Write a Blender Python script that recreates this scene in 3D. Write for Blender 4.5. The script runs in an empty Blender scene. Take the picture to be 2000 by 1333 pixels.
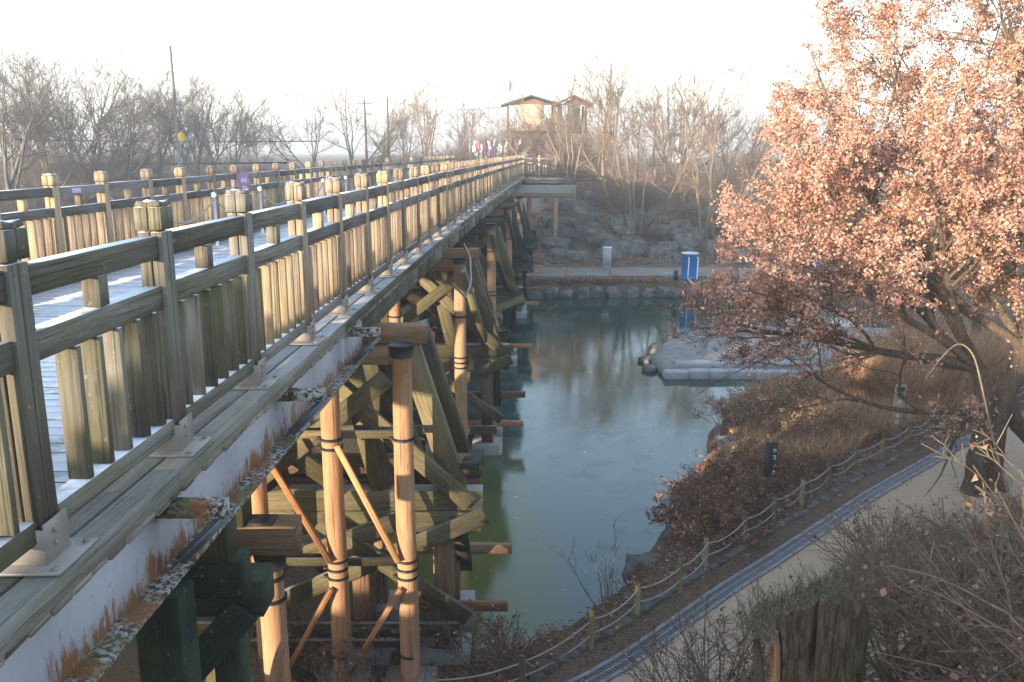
import bpy, math, random
import numpy as np
from mathutils import Vector, noise
C = bpy.context.scene
COL = C.collection
R = math.radians
random.seed(7); np.random.seed(7)
# ------------------------------------------------------------------ camera
EYE = Vector((0, 0, 6.0)); PITCH = R(12.34)
cd = bpy.data.cameras.new('camera'); cam = bpy.data.objects.new('camera', cd); COL.objects.link(cam)
cam.location = EYE; cam.rotation_euler = (R(90) - PITCH, 0, 0)
cd.sensor_width = 36; cd.lens = 30.6; cd.clip_start = .05; cd.clip_end = 3000
C.camera = cam
# ------------------------------------------------------------------ world, sun, exposure
SUN_EL, SUN_AZ = R(7.0), R(218)            # azimuth clockwise from +Y: behind the camera, to the left
w = bpy.data.worlds.new("World"); C.world = w; w.use_nodes = True
nt = w.node_tree; bg = nt.nodes['Background']
sky = nt.nodes.new('ShaderNodeTexSky'); sky.sky_type = 'NISHITA'; sky.sun_disc = False
sky.sun_elevation = SUN_EL; sky.sun_rotation = SUN_AZ; sky.air_density = 1.0; sky.dust_density = 1.0; sky.ozone_density = 2.0
nt.links.new(sky.outputs[0], bg.inputs[0]); bg.inputs[1].default_value = .145
sd = bpy.data.lights.new('sun', 'SUN'); so = bpy.data.objects.new('sun', sd); COL.objects.link(so)
sd.energy = 5.0; sd.angle = R(.6); sd.color = (1, .82, .62)
sv = Vector((math.sin(SUN_AZ) * math.cos(SUN_EL), math.cos(SUN_AZ) * math.cos(SUN_EL), math.sin(SUN_EL)))
so.rotation_euler = sv.to_track_quat('Z', 'Y').to_euler()
C.view_settings.view_transform = 'Standard'; C.view_settings.look = 'None'
C.view_settings.exposure = 2.52; C.view_settings.gamma = 1
C.cycles.max_bounces = 6; C.cycles.diffuse_bounces = 3; C.cycles.glossy_bounces = 3
C.cycles.transmission_bounces = 3; C.cycles.volume_bounces = 1; C.cycles.transparent_max_bounces = 4
C.cycles.use_denoising = True
# ------------------------------------------------------------------ helpers
def at(px, py, z):
    "point of the photograph (2000 x 1333) on the height z, as a place in the world"
    u = (px - 1000) / 1700.; v = (666.5 - py) / 1700.
    dy = math.cos(PITCH) + v * math.sin(PITCH); dz = -math.sin(PITCH) + v * math.cos(PITCH)
    t = (z - 6.) / dz
    return (u * t, dy * t)
def atY(px, py, Y):
    u = (px - 1000) / 1700.; v = (666.5 - py) / 1700.
    dy = math.cos(PITCH) + v * math.sin(PITCH); dz = -math.sin(PITCH) + v * math.cos(PITCH)
    t = Y / dy
    return (u * t, Y, 6. + dz * t)
def nrm(a):
    return a / np.maximum(np.linalg.norm(a, axis=-1, keepdims=True), 1e-9)
class MB:
    def __init__(s):
        s.V = []; s.n = 0; s.L = []; s.cnt = []; s.UV = []; s.T = []; s.M = []
    def raw(s, V, F, uv=None, tone=.5, moss=0.):
        V = np.asarray(V, float).reshape(-1, 3); F = np.asarray(F, int); k = F.shape[1]
        s.V.append(V); s.L.append((F + s.n).ravel()); s.cnt.append(np.full(len(F), k))
        s.UV.append(np.zeros((F.size, 2)) if uv is None else np.asarray(uv, float).reshape(-1, 2))
        s.T.append(np.broadcast_to(np.asarray(tone, float), (len(V),))); s.M.append(np.broadcast_to(np.asarray(moss, float), (len(V),)))
        s.n += len(V)
    def beam(s, p0, p1, wd, ht, up=(0, 0, 1), c=.006, tone=None, moss=0., taper=1.):
        p0 = np.array(p0, float); p1 = np.array(p1, float); d = p1 - p0; ln = np.linalg.norm(d); d /= ln
        up = np.array(up, float)
        if abs(d @ up) > .98: up = np.array((0, 1., 0)) if abs(d[1]) < .9 else np.array((1., 0, 0))
        sx = np.cross(d, up); sx /= np.linalg.norm(sx); uy = np.cross(sx, d)
        a, b = wd / 2, ht / 2
        sec = np.array([(-a + c, -b), (a - c, -b), (a, -b + c), (a, b - c), (a - c, b), (-a + c, b), (-a, b - c), (-a, -b + c)])
        ring = sec[:, :1] * sx + sec[:, 1:] * uy
        V = np.vstack([p0 + ring, p1 + ring * taper])
        per = np.array([0, wd, wd, wd + ht, wd + ht, 2 * wd + ht, 2 * wd + ht, 2 * wd + 2 * ht, 2 * wd + 2 * ht])
        o = (random.random() * 40, random.random() * 40)
        if tone is None: tone = random.random()
        F = []; U = []
        for i in range(8):
            j = (i + 1) % 8
            F.append((i, j, 8 + j, 8 + i))
            U += [(o[0], o[1] + per[i]), (o[0], o[1] + per[i + 1]), (o[0] + ln, o[1] + per[i + 1]), (o[0] + ln, o[1] + per[i])]
        s.raw(V, F, U, tone, moss)
        n0 = s.n - 16
        for ids, sg in ((range(7, -1, -1), 0), (range(8, 16), 1)):
            ids = list(ids); s.L.append(np.array(ids) + n0); s.cnt.append(np.array([8]))
            s.UV.append(np.array([(o[0] + sec[i % 8][0] * .3, o[1] + sec[i % 8][1]) for i in ids]))
    def box(s, x0, x1, y0, y1, z0, z1, **k):
        dx, dy, dz = x1 - x0, y1 - y0, z1 - z0
        m = max(dx, dy, dz)
        xm, ym, zm = (x0 + x1) / 2, (y0 + y1) / 2, (z0 + z1) / 2
        if m == dz: s.beam((xm, ym, z0), (xm, ym, z1), dx, dy, up=(0, 1, 0), **k)
        elif m == dy: s.beam((xm, y0, zm), (xm, y1, zm), dx, dz, **k)
        else: s.beam((x0, ym, zm), (x1, ym, zm), dy, dz, **k)
    def tubes(s, P, Rd, k=5, tone=None, caps=False, moss=0.):
        "P (B,n,3) centre lines, Rd (B,n) radii"
        P = np.asarray(P, float); Rd = np.asarray(Rd, float)
        if P.ndim == 2: P = P[None]; Rd = Rd[None]
        B, n, _ = P.shape
        T = np.empty_like(P); T[:, 1:-1] = P[:, 2:] - P[:, :-2]; T[:, 0] = P[:, 1] - P[:, 0]; T[:, -1] = P[:, -1] - P[:, -2]
        T = nrm(T); mean = nrm(P[:, -1] - P[:, 0])
        ref = np.where(np.abs(mean[:, 2:3]) > .8, np.array([[1., 0, 0]]), np.array([[0, 0, 1.]]))[:, None, :]
        A = nrm(np.cross(T, np.broadcast_to(ref, T.shape))); Bv = np.cross(T, A)
        th = np.arange(k) * 2 * math.pi / k
        V = P[:, :, None, :] + Rd[:, :, None, None] * (np.cos(th)[None, None, :, None] * A[:, :, None, :] + np.sin(th)[None, None, :, None] * Bv[:, :, None, :])
        idx = np.arange(B * n * k).reshape(B, n, k)
        a = idx[:, :-1, :]; b = idx[:, 1:, :]
        F = np.stack([a, b, np.roll(b, -1, 2), np.roll(a, -1, 2)], -1).reshape(-1, 4)
        ln = np.concatenate([np.zeros((B, 1)), np.cumsum(np.linalg.norm(np.diff(P, axis=1), axis=-1), 1)], 1)
        off = np.random.rand(B) * 30
        rr = np.maximum(Rd[:, :1], .004)
        u = (ln + off[:, None])[:, :, None] + np.zeros((B, n, k)); v = (np.arange(k) / k * 2 * math.pi)[None, None] * rr[:, :, None] + np.zeros((B, n, k))
        vn = (((np.arange(k) + 1) / k * 2 * math.pi)[None, None] * rr[:, :, None]) + np.zeros((B, n, k))
        U = np.stack([np.stack([u[:, :-1], v[:, :-1]], -1), np.stack([u[:, 1:], v[:, 1:]], -1), np.stack([u[:, 1:], vn[:, 1:]], -1), np.stack([u[:, :-1], vn[:, :-1]], -1)], 3)
        if tone is None: tn = np.repeat(np.random.rand(B), n * k)
        else: tn = tone
        s.raw(V, F, U.reshape(-1, 2), tn, moss)
        if caps:
            n0 = s.n - B * n * k
            for bi in range(B):
                for ids in (idx[bi, 0, :][::-1], idx[bi, -1, :]):
                    s.L.append(ids + n0); s.cnt.append(np.array([k])); s.UV.append(np.zeros((k, 2)) + off[bi])
    def leaves(s, P, size, rng, flat=0., tone=None, aspect=.75):
        N = len(P)
        d = nrm(rng.normal(size=(N, 3)) * np.array([1, 1, 1 - flat * .9])); r = rng.normal(size=(N, 3))
        if flat: r[:, 2] *= (1 - flat)
        sd_ = nrm(np.cross(d, r)); up = np.cross(sd_, d)
        if flat: sd_[:, 2] *= (1 - flat)
        L = size * (.45 + 1.15 * rng.random((N, 1)) ** 1.3)
        w_ = L * aspect / 2; f = L * .22 * rng.normal(size=(N, 1))
        V = np.stack([P, P + d * L * .5 + sd_ * w_ + up * f, P + d * L, P + d * L * .5 - sd_ * w_ + up * f], 1).reshape(-1, 3)
        q = np.arange(N)[:, None] * 4
        F = np.vstack([q + np.array([0, 1, 2]), q + np.array([0, 2, 3])])
        t = rng.random(N) if tone is None else tone
        s.raw(V, F, None, np.repeat(t, 4))
    def build(s, name, mat, parent=None, smooth=False, org=None):
        me = bpy.data.meshes.new(name)
        V = np.vstack(s.V)
        if org is not None: V = V - np.array(org)
        L = np.concatenate(s.L); cnt = np.concatenate(s.cnt)
        me.vertices.add(len(V)); me.vertices.foreach_set('co', V.ravel())
        me.loops.add(len(L)); me.loops.foreach_set('vertex_index', L.astype(np.int32))
        me.polygons.add(len(cnt)); me.polygons.foreach_set('loop_start', np.concatenate([[0], np.cumsum(cnt)[:-1]]).astype(np.int32))
        me.polygons.foreach_set('loop_total', cnt.astype(np.int32))
        me.update(calc_edges=True)
        uv = me.uv_layers.new(name='UVMap'); uv.data.foreach_set('uv', np.vstack(s.UV).ravel())
        for nm, A in (('tone', s.T), ('moss', s.M)):
            a = me.attributes.new(nm, 'FLOAT', 'POINT'); a.data.foreach_set('value', np.concatenate(A).astype(np.float32))
        if smooth: me.polygons.foreach_set('use_smooth', np.ones(len(cnt), bool))
        me.materials.append(mat)
        o = bpy.data.objects.new(name, me); COL.objects.link(o)
        if org is not None: o.location = org
        if parent is not None:
            o.parent = parent
            if org is None: o.location = -Vector(parent.location) if parent.parent is None else (0, 0, 0)
        return o
def tag(o, label=None, cat=None, group=None, kind=None):
    if label: o['label'] = label
    if cat: o['category'] = cat
    if group: o['group'] = group
    if kind: o['kind'] = kind
    return o
def thing(name, loc, label, cat, group=None):
    o = bpy.data.objects.new(name, None); COL.objects.link(o); o.location = loc
    o.empty_display_size = .2
    return tag(o, label, cat, group)
def part(mb, name, mat, th, smooth=False):
    "mesh in world coordinates as a child of a thing standing at its own place"
    o = mb.build(name, mat, None, smooth)
    o.parent = th; o.location = -Vector(th.location)
    return o
def sub(mb, name, mat, pa, smooth=False):
    o = mb.build(name, mat, None, smooth); o.parent = pa
    return o
def copy_tree(o, parent=None):
    c = o.copy(); COL.objects.link(c)
    if parent is not None: c.parent = parent
    for ch in list(o.children): copy_tree(ch, c)
    return c
# ------------------------------------------------------------------ materials
class NT:
    def __init__(s, name):
        s.m = bpy.data.materials.new(name); s.m.use_nodes = True; s.t = s.m.node_tree; s.b = s.t.nodes['Principled BSDF']
        s.out = s.t.nodes['Material Output']
    def n(s, ty, **k):
        nd = s.t.nodes.new(ty)
        for a, v in k.items(): setattr(nd, a, v)
        return nd
    def l(s, a, b): s.t.links.new(a, b)
    def val(s, sock, v):
        if hasattr(v, 'links') or hasattr(v, 'is_output'): s.l(v, sock)
        else: sock.default_value = v
    def attr(s, name): return s.n('ShaderNodeAttribute', attribute_name=name).outputs['Fac']
    def coord(s, kind='OBJ', scale=(1, 1, 1)):
        if kind == 'UV': o = s.n('ShaderNodeTexCoord').outputs['UV']
        elif kind == 'W': o = s.n('ShaderNodeNewGeometry').outputs['Position']
        else: o = s.n('ShaderNodeTexCoord').outputs['Object']
        mp = s.n('ShaderNodeMapping'); s.l(o, mp.inputs[0]); mp.inputs['Scale'].default_value = scale
        return mp.outputs[0]
    def noise(s, co, sc, det=4, rough=.55, dist=0.):
        nd = s.n('ShaderNodeTexNoise'); s.l(co, nd.inputs['Vector']); nd.inputs['Scale'].default_value = sc
        nd.inputs['Detail'].default_value = det; nd.inputs['Roughness'].default_value = rough; nd.inputs['Distortion'].default_value = dist
        return nd.outputs['Fac']
    def math(s, op, a, b=0., clamp=False):
        nd = s.n('ShaderNodeMath', operation=op, use_clamp=clamp); s.val(nd.inputs[0], a); s.val(nd.inputs[1], b); return nd.outputs[0]
    def rng(s, v, a, b, c=0., d=1.):
        nd = s.n('ShaderNodeMapRange'); s.l(v, nd.inputs[0])
        for i, x in enumerate((a, b, c, d)): nd.inputs[i + 1].default_value = x
        return nd.outputs[0]
    def mix(s, f, a, b, mode='MIX'):
        nd = s.n('ShaderNodeMix', data_type='RGBA', blend_type=mode); s.val(nd.inputs[0], f)
        for sk, v in ((nd.inputs[6], a), (nd.inputs[7], b)):
            if isinstance(v, tuple): sk.default_value = (*v, 1)
            else: s.l(v, sk)
        return nd.outputs[2]
    def ramp(s, f, cols, interp='LINEAR'):
        nd = s.n('ShaderNodeValToRGB'); s.l(f, nd.inputs[0]); cr = nd.color_ramp; cr.interpolation = interp
        while len(cr.elements) < len(cols): cr.elements.new(.5)
        for e, (p, c) in zip(cr.elements, cols): e.position = p; e.color = (*c, 1)
        return nd.outputs[0]
    def bump(s, h, st=.3, d=.01):
        nd = s.n('ShaderNodeBump'); s.l(h, nd.inputs['Height']); nd.inputs['Strength'].default_value = st; nd.inputs['Distance'].default_value = d
        s.l(nd.outputs[0], s.b.inputs['Normal'])
    def fin(s, col, rough=.8, spec=.3):
        s.val(s.b.inputs['Base Color'], col if not isinstance(col, tuple) else (*col, 1)); s.val(s.b.inputs['Roughness'], rough)
        s.b.inputs['Specular IOR Level'].default_value = spec
        return s.m
def wood(name, dark, mid, light, moss=(.075, .10, .02), mossamt=.0, frost=.0, grain=1., warm=None, rough=.8):
    s = NT(name)
    uv = s.coord('UV', (1.6, 34 * grain, 1)); uv2 = s.coord('UV', (.8, 5, 1)); W = s.coord('W')
    g = s.noise(uv, 1.6, 6, .65, .6); g2 = s.noise(uv2, 1.3, 3, .5)
    tone = s.attr('tone'); mo = s.attr('moss')
    f = s.math('ADD', s.math('MULTIPLY', s.rng(g, .2, .8, .14, .86), .72), s.math('MULTIPLY', g2, .42))
    f = s.math('ADD', f, s.math('MULTIPLY', s.math('SUBTRACT', tone, .5), .5))
    c = s.ramp(f, [(.28, dark), (.56, mid), (.85, light)])
    if warm: c = s.mix(s.math('MULTIPLY', s.rng(tone, .55, .8), .6), c, warm)
    # knots
    kn = s.n('ShaderNodeTexVoronoi'); s.l(s.coord('UV', (2.2, 9, 1)), kn.inputs['Vector']); kn.inputs['Scale'].default_value = .8
    kd = s.rng(kn.outputs['Distance'], .035, .10, .75, 0.)
    c = s.mix(kd, c, tuple(x * .35 for x in dark))
    # dark drying cracks
    cr = s.noise(s.coord('UV', (.9, 70, 1)), 1.1, 2, .4, .3)
    ck = s.rng(cr, .61, .67, 0., .65); c = s.mix(ck, c, tuple(x * .3 for x in dark))
    # green film of algae
    mn = s.noise(W, 2.2, 5, .65)
    mf = s.math('MULTIPLY', s.math('ADD', mo, mossamt, True), s.rng(mn, .38, .62), True)
    c = s.mix(mf, c, s.mix(g, tuple(x * .55 for x in moss), tuple(min(1, x * 1.6) for x in moss)))
    sp = s.noise(W, 26, 3, .6); c = s.mix(s.rng(sp, .66, .72, 0, .35), c, (.42, .42, .38))
    if frost > 0:
        gn = s.n('ShaderNodeNewGeometry'); sx = s.n('ShaderNodeSeparateXYZ'); s.l(gn.outputs['True Normal'], sx.inputs[0])
        up = s.rng(sx.outputs[2], .75, .95)
        fn = s.rng(s.noise(W, 3.0, 6, .7), .24, .46)
        if name == 'edge_timber':
            sp_ = s.n('ShaderNodeSeparateXYZ'); s.l(gn.outputs['Position'], sp_.inputs[0]); fn = s.math('MULTIPLY', fn, s.rng(sp_.outputs[1], 5, 8.5, .15, 1.6))
        c = s.mix(s.math('MULTIPLY', s.math('MULTIPLY', up, fn, True), frost, True), c, (.86, .89, .94))
    s.bump(s.math('SUBTRACT', g, s.math('MULTIPLY', ck, 1.2)), .55, .006)
    return s.fin(c, rough, .25)
def plain(name, col, rough=.6, metal=0., var=.25, sc=6., bump=.1):
    s = NT(name); W = s.coord('W'); n_ = s.noise(W, sc, 5, .6)
    c = s.mix(n_, tuple(x * (1 - var) for x in col), tuple(min(1, x * (1 + var)) for x in col))
    s.b.inputs['Metallic'].default_value = metal
    if bump: s.bump(n_, bump, .01)
    return s.fin(c, rough, .4)
M = {}
M['rail'] = wood('weathered_timber', (.13, .10, .075), (.31, .24, .17), (.50, .41, .30), moss=(.16, .17, .05), frost=.95, warm=(.40, .27, .14))
M['rail_grey'] = wood('grey_timber', (.055, .048, .042), (.135, .118, .102), (.25, .225, .20), moss=(.10, .105, .04), frost=1.)
M['deck'] = wood('deck_timber', (.12, .10, .085), (.26, .225, .19), (.42, .38, .33), frost=.85, grain=.8)
M['edge'] = wood('edge_timber', (.05, .044, .038), (.12, .108, .092), (.25, .235, .205), moss=(.085, .10, .03), mossamt=.28, frost=.38)
M['green'] = wood('green_timber', (.035, .03, .02), (.11, .09, .055), (.24, .19, .11), moss=(.09, .095, .022), mossamt=.42, frost=.25, grain=.6)
M['creosote'] = wood('dark_green_timber', (.010, .016, .013), (.020, .032, .024), (.045, .06, .035), moss=(.06, .10, .025), mossamt=.08)
M['orange'] = wood('orange_timber', (.18, .075, .03), (.42, .20, .085), (.58, .32, .15), mossamt=.02)
M['fencepost'] = wood('mossy_fence_post', (.10, .075, .04), (.24, .19, .10), (.38, .31, .18), moss=(.19, .18, .06), mossamt=.1)
M['brown'] = wood('brown_timber', (.08, .043, .024), (.19, .11, .062), (.33, .20, .115), mossamt=.08, grain=.6)
M['log'] = wood('peeled_log', (.22, .11, .055), (.38, .21, .11), (.50, .31, .175), grain=.28)
M['strap'] = plain('black_rubber_strap', (.018, .018, .02), .55)
M['galv'] = plain('galvanised_bracket', (.27, .245, .22), .55, .3, .3, 9)
M['steel'] = plain('blue_grey_steel', (.17, .19, .23), .6, .35, .4, 7)
M['concrete'] = plain('concrete', (.29, .29, .28), .9, 0, .3, 5, .3)
M['paleconc'] = plain('pale_concrete', (.40, .41, .43), .9, 0, .2, 1.2, .2)
M['rope'] = plain('pale_rope', (.34, .32, .295), .9, 0, .2, 40, .3)
M['white'] = plain('white_paint', (.78, .79, .80), .5, 0, .06, 4, 0)
M['black'] = plain('black_panel', (.02, .02, .024), .6)
M['blue'] = plain('blue_plastic', (.02, .27, .80), .4, 0, .1, 2, 0)
M['red'] = plain('red_cloth', (.75, .05, .05), .8)
M['purple'] = plain('purple_panel', (.32, .14, .30), .5, 0, .1, 3, 0)
M['yellow'] = plain('yellow_paint', (.75, .48, .05), .5)
M['lilac'] = plain('lilac_print', (.55, .42, .62), .6, 0, .05)
M['teal'] = plain('green_roof', (.14, .18, .17), .6)
M['plaster'] = plain('tan_boarding', (.42, .33, .24), .8, 0, .3, 3)
M['pole'] = plain('grey_pole', (.30, .32, .34), .6, .2)
M['gravelpale'] = plain('pale_gravel', (.25, .235, .21), .95, 0, .7, 5, .8)
def rusty():
    s = NT('white_girder_paint_with_rust'); W = s.coord('W'); st = s.coord('W', (1, 6, 1.2))
    n1 = s.noise(W, 5, 6, .7); n2 = s.noise(st, 4, 5, .7)
    sp = s.n('ShaderNodeSeparateXYZ'); s.l(s.n('ShaderNodeNewGeometry').outputs['Position'], sp.inputs[0])
    low = s.rng(sp.outputs[2], 4.20, 3.97, 0, 1)     # rust creeps up from the wet lower edge of the web
    f = s.math('ADD', s.math('MULTIPLY', n1, .5), s.math('MULTIPLY', n2, .5))
    rf = s.rng(s.math('ADD', f, s.math('MULTIPLY', low, .20)), .60, .70)
    rc = s.mix(n1, (.12, .045, .02), (.36, .17, .075))
    c = s.mix(rf, s.mix(n2, (.36, .37, .41), (.50, .50, .54)), rc)
    c = s.mix(s.rng(s.noise(W, 22, 4), .66, .72, 0, .5), c, (.12, .07, .05))
    s.bump(n1, .3, .01); return s.fin(c, .6)
M['rusty'] = rusty()
def flaky():
    s = NT('flaking_flange'); W = s.coord('W'); v = s.noise(W, 30, 4, .7); n2 = s.noise(W, 4, 5)
    c = s.mix(s.rng(v, .45, .55), (.05, .035, .03), (.45, .44, .40)); c = s.mix(s.rng(n2, .5, .62), c, (.24, .10, .04))
    c = s.mix(s.rng(s.noise(W, 3.1, 3), .5, .62, 0, .6), c, (.12, .13, .04)); s.bump(v, .9, .02); return s.fin(c, .9)
M['flange'] = flaky()
def bark(name, a, b, sc=18, bm=.8, stretch=.22):
    s = NT(name); uv = s.coord('OBJ', (1, 1, stretch)); n_ = s.noise(uv, sc, 6, .7, .8)
    c = s.mix(s.rng(n_, .3, .7), a, b); c = s.mix(s.math('MULTIPLY', s.rng(s.noise(uv, 3, 3), .5, .7), .4), c, (.12, .13, .06))
    s.bump(n_, bm, .03); return s.fin(c, .9, .2)
M['bark'] = bark('maple_bark', (.04, .03, .024), (.19, .135, .10))
M['twig'] = bark('bare_twig_bark', (.11, .08, .06), (.28, .21, .16), 9, .2)
M['darktwig'] = bark('dark_twig_bark', (.09, .08, .075), (.25, .225, .21), 9, .2)
M['palestem'] = bark('dry_stem', (.11, .075, .05), (.34, .25, .17), 9, .2)
def leafmat(name, cols, tr=.35, rough=.65):
    s = NT(name); t = s.attr('tone'); c = s.ramp(t, cols)
    df = s.n('ShaderNodeBsdfTranslucent'); s.l(c, df.inputs[0]); mx = s.n('ShaderNodeMixShader'); mx.inputs[0].default_value = tr
    s.fin(c, rough, .2); s.l(s.b.outputs[0], mx.inputs[1]); s.l(df.outputs[0], mx.inputs[2]); s.l(mx.outputs[0], s.out.inputs[0])
    return s.m
M['leaf'] = leafmat('dry_maple_leaf', [(0, (.30, .03, .05)), (.16, (.36, .12, .08)), (.35, (.50, .24, .17)), (.62, (.61, .365, .27)), (.85, (.72, .50, .385)), (1, (.82, .67, .55))])
M['leaf_orange'] = leafmat('orange_leaf', [(0, (.30, .08, .02)), (.5, (.58, .24, .07)), (1, (.75, .40, .16))])
M['drygrass'] = leafmat('dry_reed', [(0, (.26, .13, .07)), (.4, (.50, .29, .16)), (.8, (.66, .44, .26)), (1, (.74, .56, .38))], .25)
M['azalea'] = leafmat('rusty_shrub_leaf', [(0, (.07, .035, .02)), (.45, (.23, .10, .05)), (.8, (.44, .20, .10)), (1, (.58, .34, .18))], .2)
M['litter'] = leafmat('leaf_litter', [(0, (.12, .05, .035)), (.5, (.26, .12, .08)), (.85, (.42, .24, .17)), (1, (.6, .42, .32))], .1)
M['dryleaf'] = leafmat('dry_brown_leaf', [(0, (.09, .045, .025)), (.5, (.28, .14, .08)), (1, (.48, .31, .20))], .2)
M['evergreen'] = leafmat('evergreen_needles', [(0, (.02, .035, .015)), (1, (.06, .09, .03))], .1)
M['paledot'] = plain('frosted_herb', (.30, .32, .27), .9, 0, .3, 9, .2)
def soil():
    s = NT('leafy_soil'); W = s.coord('W'); n1 = s.noise(W, 1.1, 6, .7); n2 = s.noise(W, 28, 5, .75); n3 = s.noise(W, .35, 3)
    c = s.mix(s.rng(n2, .35, .65), (.06, .038, .025), (.27, .18, .12)); c = s.mix(s.rng(n1, .45, .65, 0, .55), c, (.15, .13, .085))
    c = s.mix(s.rng(n3, .5, .65, 0, .4), c, (.20, .18, .14)); c = s.mix(s.rng(s.noise(W, 75, 3, .7), .6, .66, 0, .8), c, (.34, .17, .10))
    s.bump(n2, .8, .06); return s.fin(c, .95, .15)
M['soil'] = soil()
def pathm():
    s = NT('sandy_path'); W = s.coord('W'); n1 = s.noise(W, .8, 5, .6); n2 = s.noise(W, 60, 4, .7); n3 = s.noise(W, 7, 6, .7)
    c = s.mix(n1, (.42, .31, .215), (.57, .44, .32)); c = s.mix(s.rng(n2, .55, .75, 0, .6), c, (.22, .17, .13))
    c = s.mix(s.rng(n3, .56, .7, 0, .4), c, (.27, .22, .18)); s.bump(s.math('ADD', n2, n3), .6, .02); return s.fin(c, .95, .15)
M['path'] = pathm()
M['farpath'] = plain('brown_earth_path', (.24, .20, .165), .95, 0, .35, 1.6, .3)
def waterm():
    s = NT('half_frozen_pond'); W = s.coord('W'); Ws = s.coord('W', (1, 1, 1))
    n1 = s.noise(Ws, .16, 5, .6, .8); n2 = s.noise(W, 1.7, 4, .55, .5); n3 = s.noise(W, 22, 3, .6)
    sy = s.n('ShaderNodeSeparateXYZ'); s.l(s.n('ShaderNodeNewGeometry').outputs['Position'], sy.inputs[0]); yy = sy.outputs[1]; xx = sy.outputs[0]
    ice = s.rng(s.math('ADD', n1, s.rng(yy, 12, 32, .10, -.16)), .42, .56); hole = s.rng(n2, .60, .64)  # ice patches; their fading with distance paints in the dark bank's reflection
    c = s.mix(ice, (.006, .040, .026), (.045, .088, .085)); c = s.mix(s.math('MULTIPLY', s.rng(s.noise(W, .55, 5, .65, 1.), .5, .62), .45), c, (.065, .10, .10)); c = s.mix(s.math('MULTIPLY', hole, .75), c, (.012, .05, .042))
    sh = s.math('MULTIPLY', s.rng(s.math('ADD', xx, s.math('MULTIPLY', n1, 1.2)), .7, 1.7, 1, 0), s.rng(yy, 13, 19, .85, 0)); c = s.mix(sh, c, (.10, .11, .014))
    fl = s.rng(s.noise(W, 9, 2, .5), .735, .75); c = s.mix(fl, c, (.5, .52, .5))
    r = s.math('ADD', s.math('ADD', s.rng(ice, 0, 1, .03, .08), s.math('MULTIPLY', s.rng(n2, .45, .6), .05)), s.math('MULTIPLY', n3, .04))
    s.bump(s.math('ADD', s.math('MULTIPLY', n2, .6), s.math('MULTIPLY', n3, .12)), .05, .05)
    s.b.inputs['IOR'].default_value = 1.33; return s.fin(c, r, .5)
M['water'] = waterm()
def rockm():
    s = NT('mottled_rock'); O = s.coord('W'); n1 = s.noise(O, 3, 8, .7); n2 = s.noise(O, 16, 6, .7)
    c = s.ramp(n1, [(.3, (.06, .06, .058)), (.5, (.16, .155, .14)), (.7, (.30, .285, .25))]); c = s.mix(s.rng(n2, .5, .7, 0, .5), c, (.34, .32, .28))
    c = s.mix(s.rng(s.noise(O, 2, 3), .52, .65, 0, .5), c, (.07, .08, .035)); s.bump(s.math('ADD', n1, n2), .9, .06); return s.fin(c, .9, .25)
M['rock'] = rockm()
def hillm():
    s = NT('wooded_hill'); W = s.coord('W'); n_ = s.noise(W, .03, 5, .7)
    return s.fin(s.mix(n_, (.05, .05, .045), (.12, .11, .09)), 1, .1)
M['hill'] = hillm()
# ------------------------------------------------------------------ ground
POND = np.array([(-3, 9.7), (-.9, 9.75), (.5, 9.6), (1.63, 11.0), (2.25, 12.6), (2.9, 14.06), (3.8, 15.25), (4.0, 16.95), (4.4, 18.3), (5.95, 20.4), (8, 21.6), (12, 23), (17, 25), (20, 30), (17, 35.5), (12, 36.6), (7.4, 36.5), (3.5, 36.1), (.6, 35.7), (-6, 36), (-14, 34), (-19, 28), (-21, 18), (-17, 9), (-10, 5.5), (-5, 6), (-3.4, 8)])
def pdist(P, X, Y):
    d = np.full(X.shape, 1e9); ins = np.zeros(X.shape, bool); n = len(P)
    for i in range(n):
        a = P[i]; b = P[(i + 1) % n]; e = b - a
        t = np.clip(((X - a[0]) * e[0] + (Y - a[1]) * e[1]) / (e @ e), 0, 1)
        d = np.minimum(d, np.hypot(X - a[0] - t * e[0], Y - a[1] - t * e[1]))
        cr = ((a[1] > Y) != (b[1] > Y)) & (X < (b[0] - a[0]) * (Y - a[1]) / (b[1] - a[1] + 1e-12) + a[0]); ins ^= cr
    return np.where(ins, -d, d)
def sm(t): t = np.clip(t, 0, 1); return t * t * (3 - 2 * t)
def vn(X, Y, sc, sd_=0):
    X = X * sc; Y = Y * sc
    return (np.sin(X * 1.3 + 1.7 * np.sin(Y * .9 + sd_) + sd_) * np.cos(Y * 1.1 + 1.3 * np.sin(X * .7 + 2 * sd_)) + .5 * np.sin(X * 2.9 + sd_ * 3 + 1.1 * np.cos(Y * 2.3)) * np.sin(Y * 3.1 + sd_)) / 1.5
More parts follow.
